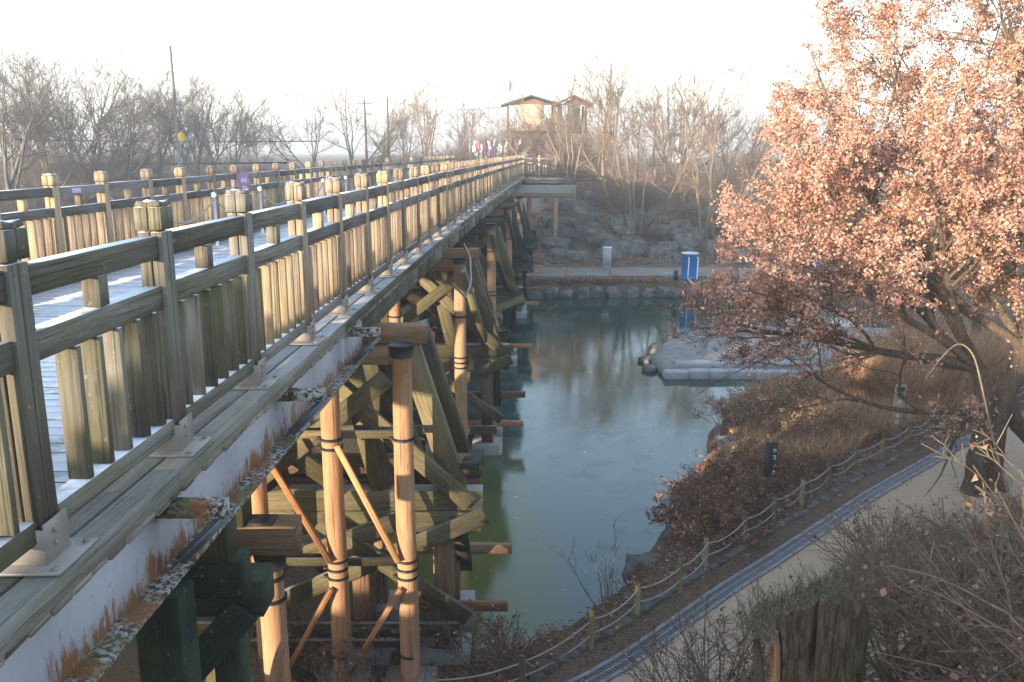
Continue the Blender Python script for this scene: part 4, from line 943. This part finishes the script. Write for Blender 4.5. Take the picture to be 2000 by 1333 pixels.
# ---- masts, poles, cables
def mast(px, Y, top_px, r, label, name='lamp_mast', extra=None, mt='pole', grp=None):
    X = atY(px, 300, Y)[0]; g = float(ground(X, Y)); zt = atY(px, top_px, Y)[2]
    th = thing(name, (X, Y, g), label, 'pole', grp); m = MB(); m.tubes([(X, Y, g), (X - .02, Y, zt)], [r, r * .6], 10, caps=True); part(m, 'pole', M[mt], th, True)
    if extra: extra(th, X, Y, zt)
    return X, Y, zt
def ylamp(th, X, Y, zt):
    z = atY(352, 266, 30)[2]; m = MB(); m.tubes([(X + .08, Y, z - .15), (X + .12, Y, z), (X + .14, Y, z + .12)], [.06, .13, .05], 10, caps=True); part(m, 'yellow_head', M['yellow'], th, True)
mast(350, 30, 90, .07, 'tall thin grey lamp mast with a yellow fitting rising from the left trees', extra=ylamp)
def xarm(th, X, Y, zt):
    for d in (.3, 1.1):
        m = MB(); m.beam((X - .6, Y, zt - d), (X + .6, Y, zt - d), .09, .09); part(m, 'crossarm', M['brown'], th)
PA = mast(716, 72, 195, .11, 'wooden utility pole with two crossarms, left of two beyond the bridge', 'utility_pole', xarm, 'brown')
PB = mast(760, 66, 188, .10, 'plain wooden utility pole, right of two beyond the bridge', 'utility_pole', None, 'brown')
def wbox(th, X, Y, zt):
    m = MB(); m.box(X - .25, X + .25, Y - .2, Y + .2, zt - .05, zt + .30, c=.03); part(m, 'twin_lamp', M['white'], th)
mast(566, 95, 183, .06, 'faint distant mast with a small double floodlight lost in the haze', extra=wbox)
mast(1190, 70, 125, .12, 'tall pale pole standing in the haze behind the tallest far bank tree', 'utility_pole')
def ylamp2(th, X, Y, zt):
    m = MB(); m.tubes([(X, Y, zt), (X + .05, Y, zt + .25), (X + .05, Y, zt + .45)], [.08, .2, .06], 10, caps=True); part(m, 'yellow_head', M['yellow'], th, True)
mast(1328, 56, 225, .09, 'thin lamp post with a yellow head above the far bank trees', 'lamp_post', ylamp2)
def flag(th, X, Y, zt):
    T = np.linspace(0, 1, 8); V = []
    for k in range(8):
        V += [(X + .02 + .0 * k, Y, zt - .05 - k * .15), (X + .02 + .13 * math.sin(.5 + k * .42) + .03, Y + .05 * math.sin(k), zt - .05 - k * .15)]
    m = MB(); m.raw(V + [(a, b + .01, c_) for a, b, c_ in V], [(2 * k, 2 * k + 1, 2 * k + 3, 2 * k + 2) for k in range(7)] + [(16 + 2 * k, 18 + 2 * k, 19 + 2 * k, 17 + 2 * k) for k in range(7)]); part(m, 'flag', M['red'], th)
mast(994, 62, 155, .025, 'thin flagpole with a limp red flag above the lookout hut', 'flagpole', flag)
def cable(a, b, sag, r, label, n_=24):
    T = np.linspace(0, 1, n_); a = np.array(a); b = np.array(b); P = a + (b - a) * T[:, None]; P[:, 2] -= sag * 4 * T * (1 - T); m = MB(); m.tubes(P, np.full(n_, r), 4)
    tag(m.build('cable', M['black']), label, 'cable')
cable(atY(-120, 268, 58), atY(620, 276, 66), .15, .035, 'dark cable running level behind the left trees, the upper one')
cable(atY(-120, 321, 52), atY(560, 318, 60), .05, .05, 'dark cable running low behind the left trees, the lower one')
cable((PB[0], PB[1], PB[2] - .3), atY(1010, 205, 70), .5, .015, 'thin cable from the right utility pole towards the flagpole')
cable((1.2, 50.3, 4.38), atY(1260, 344, 47), .15, .02, 'pale blue pipe line leaving the far end of the bridge across the slope')
# pale pipe under the deck
m = MB(); m.tubes([(XR(14) + .45, 14.0, 3.9), (XR(14.5) + .62, 14.6, 3.55), (XR(15) + .66, 15.2, 3.75), (XR(15.5) + .6, 15.8, 4.1), (XR(17) + .35, 17.2, 4.2)], [.018] * 5, 6)
tag(m.build('hanging_hose', M['rope'], smooth=True), 'loop of pale hose hanging under the bridge edge above the second trestle', 'hose')
# ---- lookout huts
def hut(px0, px1, Y, label, mt, roof):
    x0 = atY(px0, 300, Y)[0]; x1 = atY(px1, 300, Y)[0]; ze = atY(1000, 206, Y)[2]; zr = atY(1000, 190, Y)[2]; zf = atY(1000, 257, Y)[2]; g = 4.3; zs = zf + (ze - zf) * .46
    th = thing('lookout_hut', ((x0 + x1) / 2, Y, g), label, 'hut', 'raised lookout huts'); y0, y1 = Y - 1.3, Y + 1.3
    for x in (x0, x1):
        for y in (y0, y1): m = MB(); m.box(x - .07, x + .07, y - .07, y + .07, g, ze); part(m, 'post', M['brown'], th)
    m = MB(); m.box(x0 - .2, x1 + .2, y0 - .2, y1 + .2, zf - .12, zf - .0, c=.01); part(m, 'floor', M['brown'], th)
    m = MB(); m.box(x0 + (x1 - x0) * .26, x1 - .09, y0 - .03, y0 + .03, zf + .02, zs, c=.01); part(m, 'parapet', M[mt], th)
    m = MB(); m.box(x0 + (x1 - x0) * .27, x0 + (x1 - x0) * .78, y0 + .05, y0 + .1, zs - .05, ze, c=.01); part(m, 'wall', M[mt], th)
    m = MB(); 
    for k in range(5): m.box(x0 + .1 + k * (x1 - x0) * .05, x0 + .14 + k * (x1 - x0) * .05, y0 - .02, y0 + .02, zf, zs)
    part(m, 'balustrade', M['brown'], th)
    m = MB(); xm = (x0 + x1) / 2; ov = .45; t_ = .07
    V = [(x0 - ov, y0 - ov, ze - .08), (xm, y0 - ov, zr), (x1 + ov, y0 - ov, ze - .08), (x0 - ov, y1 + ov, ze - .08), (xm, y1 + ov, zr), (x1 + ov, y1 + ov, ze - .08)]
    V += [(a, b, c_ + t_) for a, b, c_ in V]; m.raw(V, [(0, 1, 4, 3), (1, 2, 5, 4), (6, 9, 10, 7), (7, 10, 11, 8), (0, 6, 7, 1), (1, 7, 8, 2), (3, 4, 10, 9), (4, 5, 11, 10), (0, 3, 9, 6), (2, 8, 11, 5)]); part(m, 'roof', M[roof], th)
    m = MB(); m.raw([(x0, y0 + .12, ze - .05), (x1, y0 + .12, ze - .05), (xm, y0 + .12, zr - .1)], [(0, 1, 2)]); part(m, 'gable', M['brown'], th)
hut(992, 1080, 58, 'wooden lookout hut on stilts with tan boarded front, left of two', 'plaster', 'teal')
hut(1092, 1140, 60, 'smaller lookout hut on stilts with dull green parapet, right of two', 'teal', 'brown')
# ---- ribbon fence
RF = thing('ribbon_fence', (0, 55.5, 4.3), 'wire fence hung thick with purple, white and green ribbons at the end of the bridge', 'fence')
xa, xb = atY(918, 300, 55.5)[0], atY(1066, 300, 55.5)[0]; zt = atY(1000, 272, 55.5)[2]; zbb = 4.3
for k in range(6):
    x = xa + (xb - xa) * k / 5; m = MB(); m.box(x - .04, x + .04, 55.46, 55.54, zbb, zt); part(m, 'post', M['pole'], RF)
m = MB()
for k in range(6): z = zbb + .3 + (zt - zbb - .35) * k / 5; m.beam((xa, 55.5, z), (xb, 55.5, z), .02, .02, c=.002)
part(m, 'wires', M['pole'], RF)
rc = [M['white'], plain('violet_ribbon', (.15, .03, .27), .8), plain('mint_ribbon', (.18, .36, .24), .8), plain('pink_ribbon', (.55, .16, .30), .8), M['white']]
for k in range(98):
    x = random.uniform(xa, xb); z = random.uniform(zbb + .9, zt + .05); w_ = random.uniform(.05, .16); h_ = random.uniform(.3, .95); y = 55.42 - random.uniform(0, .12)
    c1 = int(2.5 + 2 * math.sin(x * 2.2 + z)) if random.random() < .6 else random.randrange(5); dx = random.uniform(-.15, .15); m = MB()
    m.raw([(x, y, z), (x + w_, y - .02, z), (x + w_ + dx * .5, y + .02, z - h_ / 2), (x + dx * .5, y, z - h_ / 2), (x + w_ + dx, y - .02, z - h_), (x + dx, y, z - h_)], [(0, 3, 2, 1), (3, 5, 4, 2)]); part(m, 'ribbon', rc[c1 % 5], RF)
# ---- pale banner posts + railing beside right end: white box, concrete wall with railing and stair
x, y = atY(1325, 300, 54)[:2]; wb = thing('white_cabinet', (x, y, 4.2), 'small white box on the crest of the far bank under the yellow lamp', 'cabinet')
m = MB(); m.box(x - .36, x + .36, y - .2, y + .2, 5.25, 6.0, c=.02); part(m, 'body', M['white'], wb); m = MB(); m.box(x - .05, x + .05, y - .05, y + .05, 4.2, 5.249); part(m, 'leg', M['pole'], wb)
cw = thing('retaining_wall', (18, 62, 3), 'pale blue grey concrete wall topped with white railings at the far right', 'wall')
x0 = atY(1440, 300, 62)[0]; z1 = atY(1400, 323, 62)[2]; m = MB(); m.box(x0, x0 + 22, 62, 62.5, 1.0, z1, c=.02); part(m, 'wall', M['paleconc'], cw)
m = MB(); m.box(x0 - .2, x0 + 22, 61.85, 62.6, z1 + .003, z1 + .14, c=.02); part(m, 'coping', M['paleconc'], cw)
m = MB(); m.box(x0 - .2, x0 + 22, 62.1, 62.16, z1 + .75, z1 + .81); part(m, 'handrail', M['pole'], cw)
m = MB()
for k in range(88): m.box(x0 + k * .25, x0 + k * .25 + .03, 62.11, 62.15, z1 + .141, z1 + .75, c=.002)
part(m, 'balusters', M['white'], cw)
st2 = thing('stair', (x0, 58, 2), 'concrete stair flight with handrail descending beside the pale wall', 'stairs')
m = MB()
for k in range(12): m.box(x0 - 1.2 + k * .34, x0 - 1.2 + k * .34 + .38, 56.5, 58.5, 1.2, 5.0 - k * .2, c=.01)
part(m, 'steps', M['paleconc'], st2); m = MB(); m.beam((x0 - 1.2, 56.45, 5.9), (x0 + 2.9, 56.45, 3.6), .06, .06); part(m, 'handrail', M['pole'], st2)
# ------------------------------------------------------------------ vegetation on the near shore
rng = np.random.default_rng(77)
def poly_pts(poly, n_, rng):
    poly = np.array(poly, float); lo, hi = poly.min(0), poly.max(0); out = []
    while sum(len(o) for o in out) < n_:
        q = rng.uniform(lo, hi, (n_, 2)); out.append(q[pdist(poly, q[:, 0], q[:, 1]) < 0])
    return np.vstack(out)[:n_]
def grass(name, poly, n_, h0, h1, mat, lean=.35, wdt=.009, label=None, clump=.0):
    q = poly_pts(poly, n_, rng)
    if clump:
        c_ = poly_pts(poly, max(4, n_ // 90), rng); q = c_[rng.integers(0, len(c_), n_)] + rng.normal(size=(n_, 2)) * clump
    z = ground(q[:, 0], q[:, 1]); h = rng.uniform(h0, h1, n_) * (.7 + .45 * np.abs(vn(q[:, 0], q[:, 1], 2.2, 6)))
    P = np.stack([q[:, 0], q[:, 1], z - .02], 1); D = nrm(np.stack([rng.normal(size=n_) * lean, rng.normal(size=n_) * lean, np.ones(n_)], 1))
    a = rng.random(n_) * 6.28; S = np.stack([np.cos(a), np.sin(a), 0 * a], 1) * wdt * rng.uniform(.6, 1.6, (n_, 1)); dr = rng.normal(size=(n_, 3)) * np.array([.22, .22, .05]) * h[:, None]
    m1 = P + D * h[:, None] * .5; e = P + D * h[:, None] + dr - np.array([0, 0, .06]) * h[:, None]
    V = np.stack([P - S, P + S, m1 + S * .8, m1 - S * .8, e + S * .25, e - S * .25], 1).reshape(-1, 3); b = np.arange(n_)[:, None] * 6
    F = np.vstack([b + np.array([0, 1, 2, 3]), b + np.array([3, 2, 4, 5])]); m = MB(); m.raw(V, F, None, np.repeat(rng.random(n_), 6)); return tag(m.build(name, mat), label, kind='stuff')
SH = [(4.3, 15.1), (4.35, 16.9), (4.8, 18.3), (6.1, 20.0), (8.2, 21.2), (11.5, 22.3), (13, 21), (11.5, 19.6), (9.4, 17.9), (7.3, 16.3), (5.3, 14.4)]
grass('dry_reeds', SH, 26000, .18, .48, M['drygrass'])
grass('tall_reeds', [(7.4, 18.6), (8.6, 21.2), (11.5, 22.2), (12.5, 20.6), (9.8, 18.6), (8.4, 17.9)], 17000, .8, 1.45, M['drygrass'], .22, .008)
grass('weeds', [(-3.6, 8.6), (-3.2, 9.6), (-.9, 9.7), (.45, 9.5), (.3, 8.75), (-.8, 8.3), (-3, 8.2)], 1500, .1, .35, M['dryleaf'], .3, .004)
grass('green_grass', [(2.6, 9.3), (4.4, 10.6), (6.2, 11.9), (6.6, 11.2), (4.6, 9.5), (3.0, 8.2)], 5000, .15, .5, leafmat('thin_green_blade', [(0, (.07, .09, .03)), (.6, (.16, .17, .07)), (1, (.34, .28, .16))], .2), .45, .004)
grass('far_grass', [(-3, 36.4), (12, 37), (16, 38), (16, 37.4), (7, 36.8), (.5, 36)], 5000, .1, .4, M['dryleaf'], .5, .012)
def litter(name, poly, n_, sz, mat):
    q = poly_pts(poly, n_, rng); P = np.stack([q[:, 0], q[:, 1], ground(q[:, 0], q[:, 1]) + .012 + rng.random(n_) * .02], 1); m = MB(); m.leaves(P, sz, rng, flat=.75); tag(m.build(name, mat), kind='stuff')
band = [tuple(gpt(t_, -.62)[:2]) for t_ in np.arange(.3, gl[-1] - .4, .6)] + [tuple(gpt(t_, -1.75)[:2]) for t_ in np.arange(gl[-1] - .4, .3, -.6)]
litter('leaf_litter', band, 15000, .05, M['litter'])
litter('path_litter', [tuple(gpt(t_, 1.9)[:2]) for t_ in np.arange(.3, gl[-1] - .4, .6)] + [tuple(gpt(t_, -.5)[:2]) for t_ in np.arange(gl[-1] - .4, .3, -.6)], 2200, .042, M['litter'])
litter('bank_litter', [(0, 1.5), (.6, 7), (2.2, 8.4), (8.5, 13.2), (13, 16), (13, 5), (4, 1)], 42000, .055, M['litter'])
litter('far_bank_litter', [(0, 42.5), (20, 42), (20, 53), (0, 53)], 16000, .13, M['litter'])
# azalea like shrubs on the shore
AZ = bush(61, .55, .55, 60, M['darktwig'], M['azalea'], 5200, .035, 'shrub', 'x', (6, 6)); AZ2 = bush(62, .6, .5, 60, M['darktwig'], M['azalea'], 3000, .035, 'shrub', 'x', (6, 6))
al = [(AZ, 1385, 1045, 1.05, 'dense rusty brown shrub by the shore boulder, lowest along the fence'), (AZ2, 1440, 1000, 1.1, 'rusty shrub immediately left of the black sign'), (AZ, 1360, 1000, .8, 'thin reddish shrub leaning over the water edge'),
      (AZ, 1535, 950, .75, 'rusty shrub just right of the black sign'), (AZ2, 1475, 960, .8, 'dark shrub behind the black sign'), (AZ2, 1595, 925, .55, 'rusty shrub against the fence below the reeds'), (AZ, 1420, 950, .9, 'dark shrub at the water edge above the thin one')]
for i, (s_, px, py, sc, lb) in enumerate(al):
    p = at(px, py, .5); loc = (p[0], p[1], float(ground(p[0], p[1])) - .03)
    if 'group' not in s_: s_.location = loc; s_.scale = (sc,) * 3; tag(s_, lb, 'shrub', 'rusty shrubs along the near shore')
    else: place_tree('', s_, loc, lb, 'shrub', 'rusty shrubs along the near shore', i * 1.7, sc)
TB = bush(66, .55, .6, 60, M['palestem'], M['drygrass'], 2200, .04, 'tan_shrub', 'x', (6, 6))
for i, (px, py, sc, lb) in enumerate([(1440, 835, .95, 'loose tan shrub nearest the water above the pale boulders'), (1500, 815, 1.0, 'tan shrub in the middle of the shore strip above the boulders'), (1560, 790, .9, 'tan shrub at the water edge below the gravel island'),
      (1550, 865, .8, 'tan shrub between the black sign and the reeds'), (1620, 850, .9, 'tan shrub in front of the tall reeds'), (1470, 905, .7, 'low tan shrub right behind the pale boulders'), (1700, 860, .6, 'small tan shrub beside the pale marker board')]):
    p = at(px, py, .5); loc = (p[0], p[1], float(ground(p[0], p[1])) - .03)
    if i == 0: TB.location = loc; TB.scale = (sc,) * 3; tag(TB, lb, 'shrub', 'tan shrubs on the shore strip')
    else: place_tree('', TB, loc, lb, 'shrub', 'tan shrubs on the shore strip', i * 1.3, sc)
# lone bare shrub at the water edge
p = at(1190, 1205, .25); LB = bush(64, .14, 1.0, 8, M['darktwig'], None, 0, .03, 'bare_shrub', 'x', (4, 3)); LB.location = (p[0], p[1], .2); tag(LB, 'slender dark bare shrub standing at the water edge behind the rope fence', 'shrub')
# weeds around the column feet
for i, (x, y) in enumerate([(-1.5, 9.2), (-.6, 9.2), (-.1, 9.25), (-2.6, 9.1), (-.3, 8.9), (-1.9, 8.4)]):
    if i == 0: WD = bush(65, .3, .5, 22, M['twig'], M['litter'], 260, .03, 'dry_weed', 'x', (4, 4)); WD.location = (x, y, .3); tag(WD, 'dry brown weed clump around the feet of the front trestle', 'plant', 'weed clumps at the trestle feet')
    else: place_tree('', WD, (x, y, .3), 'dry brown weed clump around the feet of the front trestle', 'plant', 'weed clumps at the trestle feet', i, random.uniform(.8, 1.2))
# foreground brush on the near bank
FB = [bush(70 + i, .55, .95, 34, M['palestem'] if i % 2 else M['twig'], M['dryleaf'], 330, .032, 'dry_bush', 'x', (6, 5)) for i in range(3)]
rb = random.Random(12); spots = []
for i in range(400):
    x = rb.uniform(.3, 10.5); y = rb.uniform(3.2, 13.5); d1 = (x - 1.33) * .61 - (y - 8.08) * .79
    if d1 < 1.45 + .9 * min(1, max(0, (x - 2.5) / 3.5)) or d1 > 5.2 or x / y < .19 or x / y > .85: continue
    if math.hypot(x - 1.5, y - 3.8) < .95 or (d1 < 1.6 and x > 5.5): continue
    if (abs(x / y - .36) < .14 and y < 3.9): continue
    if all(math.hypot(x - a, y - b) > .62 for a, b in spots): spots.append((x, y))
for i, (x, y) in enumerate(spots):
    lb = 'tangled dry bush of bare stems and withered leaves on the near bank'; loc = (x, y, float(ground(x, y)) - .05); s_ = FB[i % 3]
    if i < 3: s_.location = loc; tag(s_, lb, 'bush', 'dry bushes on the near bank')
    else: place_tree('', s_, loc, lb, 'bush', 'dry bushes on the near bank', rb.uniform(0, 6), rb.uniform(.55, 1.0) * (.6 if (x - 1.33) * .61 - (y - 8.08) * .79 < 2.4 else 1))
q = poly_pts([(.7, 3), (2.0, 6.9), (3.6, 8.6), (8.2, 12.2), (12, 15), (10, 6), (4, 2.5)], 3200, rng); q = q[(np.hypot(q[:, 0] - 1.46, q[:, 1] - 3.72) > .85)]; n_ = len(q); zz = ground(q[:, 0], q[:, 1])
D = nrm(rng.normal(size=(n_, 3)) * np.array([1, 1, .45]) + np.array([0, 0, .35])); L = rng.uniform(.3, 1.0, n_)
pts, rad = grow(rng, np.stack([q[:, 0], q[:, 1], zz], 1), D, L, rng.uniform(.003, .008, n_), 5, .12, -.02, .5); m = MB(); m.tubes(pts, rad, 4); tag(m.build('undergrowth', M['palestem']), kind='stuff')
# long pale arching stem in front of the maple
m = MB(); a = [atY(1835, 1010, 9.0), atY(1800, 900, 9.2), atY(1770, 760, 9.4), atY(1755, 690, 9.5), atY(1725, 665, 9.6), atY(1690, 700, 9.6), atY(1660, 745, 9.6)]
a = [(x + .85, y, z) for x, y, z in [atY(1800, 1120, 8.8)] + a]; T = np.linspace(0, 1, len(a)); TT = np.linspace(0, 1, 40); Q = np.stack([np.interp(TT, T, np.array(a)[:, i]) for i in range(3)], 1)
for _ in range(6): Q[1:-1] = (Q[:-2] + 2 * Q[1:-1] + Q[2:]) / 4
m.tubes(Q, np.linspace(.016, .004, 40), 6); tag(m.build('arching_stem', M['palestem'], smooth=True), 'long pale stem arching up in front of the maple trunk', 'stem')
# ---- stump
sx_, sy_ = 1.46, 3.72; gz = float(ground(sx_, sy_)); zt = 4.05
SP = thing('tree_stump', (sx_, sy_, gz), 'cut tree stump with deeply furrowed bark and a splintered left side', 'stump')
na, nz = 220, 120; A = np.linspace(0, 2 * math.pi, na, endpoint=False); Z = np.linspace(gz - .2, zt, nz); AA, ZZ = np.meshgrid(A, Z)
rad = .185 + .03 * np.exp(-(ZZ - gz) * 2.5) + .008 * np.sin(AA * 2 + 1)
fur = np.zeros_like(AA)
for i in range(nz):
    for j in range(na):
        v_ = Vector((math.cos(A[j]) * 5.6, math.sin(A[j]) * 5.6, Z[i] * 3.0)); w1 = noise.noise(v_ * 1.0 + Vector((noise.noise(v_ * .9) * .8, 0, 0)))
        w2 = noise.noise(Vector((v_.x * 2.4, v_.y * 2.4, v_.z * 1.7)))
        fur[i, j] = -abs(w1) * 1.0 - .4 * abs(w2)
rad = rad + .055 * (fur + .35)
# the dark vertical split on the camera side, left of centre
dA = np.abs(((AA - R(238) + math.pi) % (2 * math.pi)) - math.pi); rad -= .085 * np.exp(-(dA / .055) ** 2) * np.clip((ZZ - (zt - .36)) / .06, 0, 1)
top = zt - .15 * (1 + np.sin(A - R(10))) - .008 * np.abs(np.sin(A * 7)) - .008 * np.abs(np.sin(A * 17 + 1)); ZZ = gz - .2 + (ZZ - gz + .2) * ((top - gz + .2) / (zt - gz + .2))[None]
ZZ -= np.clip(((np.cos(AA - R(0))) - .55), 0, 1) * .10 * (ZZ > zt - .4)
V = np.stack([sx_ + rad * np.cos(AA), sy_ + rad * np.sin(AA), ZZ], -1); ii = np.arange(na * nz).reshape(nz, na)
m = MB(); m.raw(V, np.stack([ii[:-1], np.roll(ii[:-1], -1, 1), np.roll(ii[1:], -1, 1), ii[1:]], -1).reshape(-1, 4))
part(m, 'bark', bark('furrowed_bark', (.018, .014, .011), (.185, .135, .095), 30, .9, .25), SP, True)
m = MB(); rt = V[-1]; n2 = 12; rows = [rt + (np.array([sx_, sy_, zt - .30]) - rt) * f_ + np.array([0, 0, -.03 * min(1, f_ * 5)]) for f_ in np.linspace(0, .98, n2)]
W_ = np.stack(rows); W_[1:-1, :, 2] += rng.normal(size=W_[1:-1, :, 2].shape) * .006; ii = np.arange(na * n2).reshape(n2, na); m.raw(W_, np.stack([ii[:-1], np.roll(ii[:-1], -1, 1), np.roll(ii[1:], -1, 1), ii[1:]], -1).reshape(-1, 4)); part(m, 'cut_face', M['brown'], SP)
for k, (dx, dy, h_, w_, mt) in enumerate(((-.235, -.05, -.24, .055, 'brown'), (-.30, .0, -.30, .06, 'bark'), (-.20, .03, -.36, .06, 'orange'))):
    m = MB(); T = np.linspace(0, 1, 14); P = np.stack([sx_ + dx + .05 * (1 - T) + .012 * np.sin(T * 9 + k), np.full(14, sy_ + dy), gz - .1 + (zt + h_ - gz + .1) * T], 1)
    m.tubes(P, w_ * (.75 - .55 * T ** 3) * (1 + .15 * np.sin(T * 13 + k)), 9, caps=True); part(m, 'splinter', M[mt], SP, True)
# ------------------------------------------------------------------ haze
m = MB(); x0, x1, y0, y1, z0, z1 = -1500, 1500, -400, 1900, -3.5, 62
m.raw([(x0, y0, z0), (x1, y0, z0), (x1, y1, z0), (x0, y1, z0), (x0, y0, z1), (x1, y0, z1), (x1, y1, z1), (x0, y1, z1)], [(0, 3, 2, 1), (4, 5, 6, 7), (0, 1, 5, 4), (1, 2, 6, 5), (2, 3, 7, 6), (3, 0, 4, 7)])
s = NT('thin_morning_haze'); s.t.nodes.remove(s.b); vol = s.n('ShaderNodeVolumePrincipled'); vol.inputs['Color'].default_value = (.88, .94, 1, 1); vol.inputs['Density'].default_value = .0020; vol.inputs['Anisotropy'].default_value = 0.
s.l(vol.outputs[0], s.out.inputs['Volume']); hz = m.build('haze', s.m); tag(hz, kind='stuff')
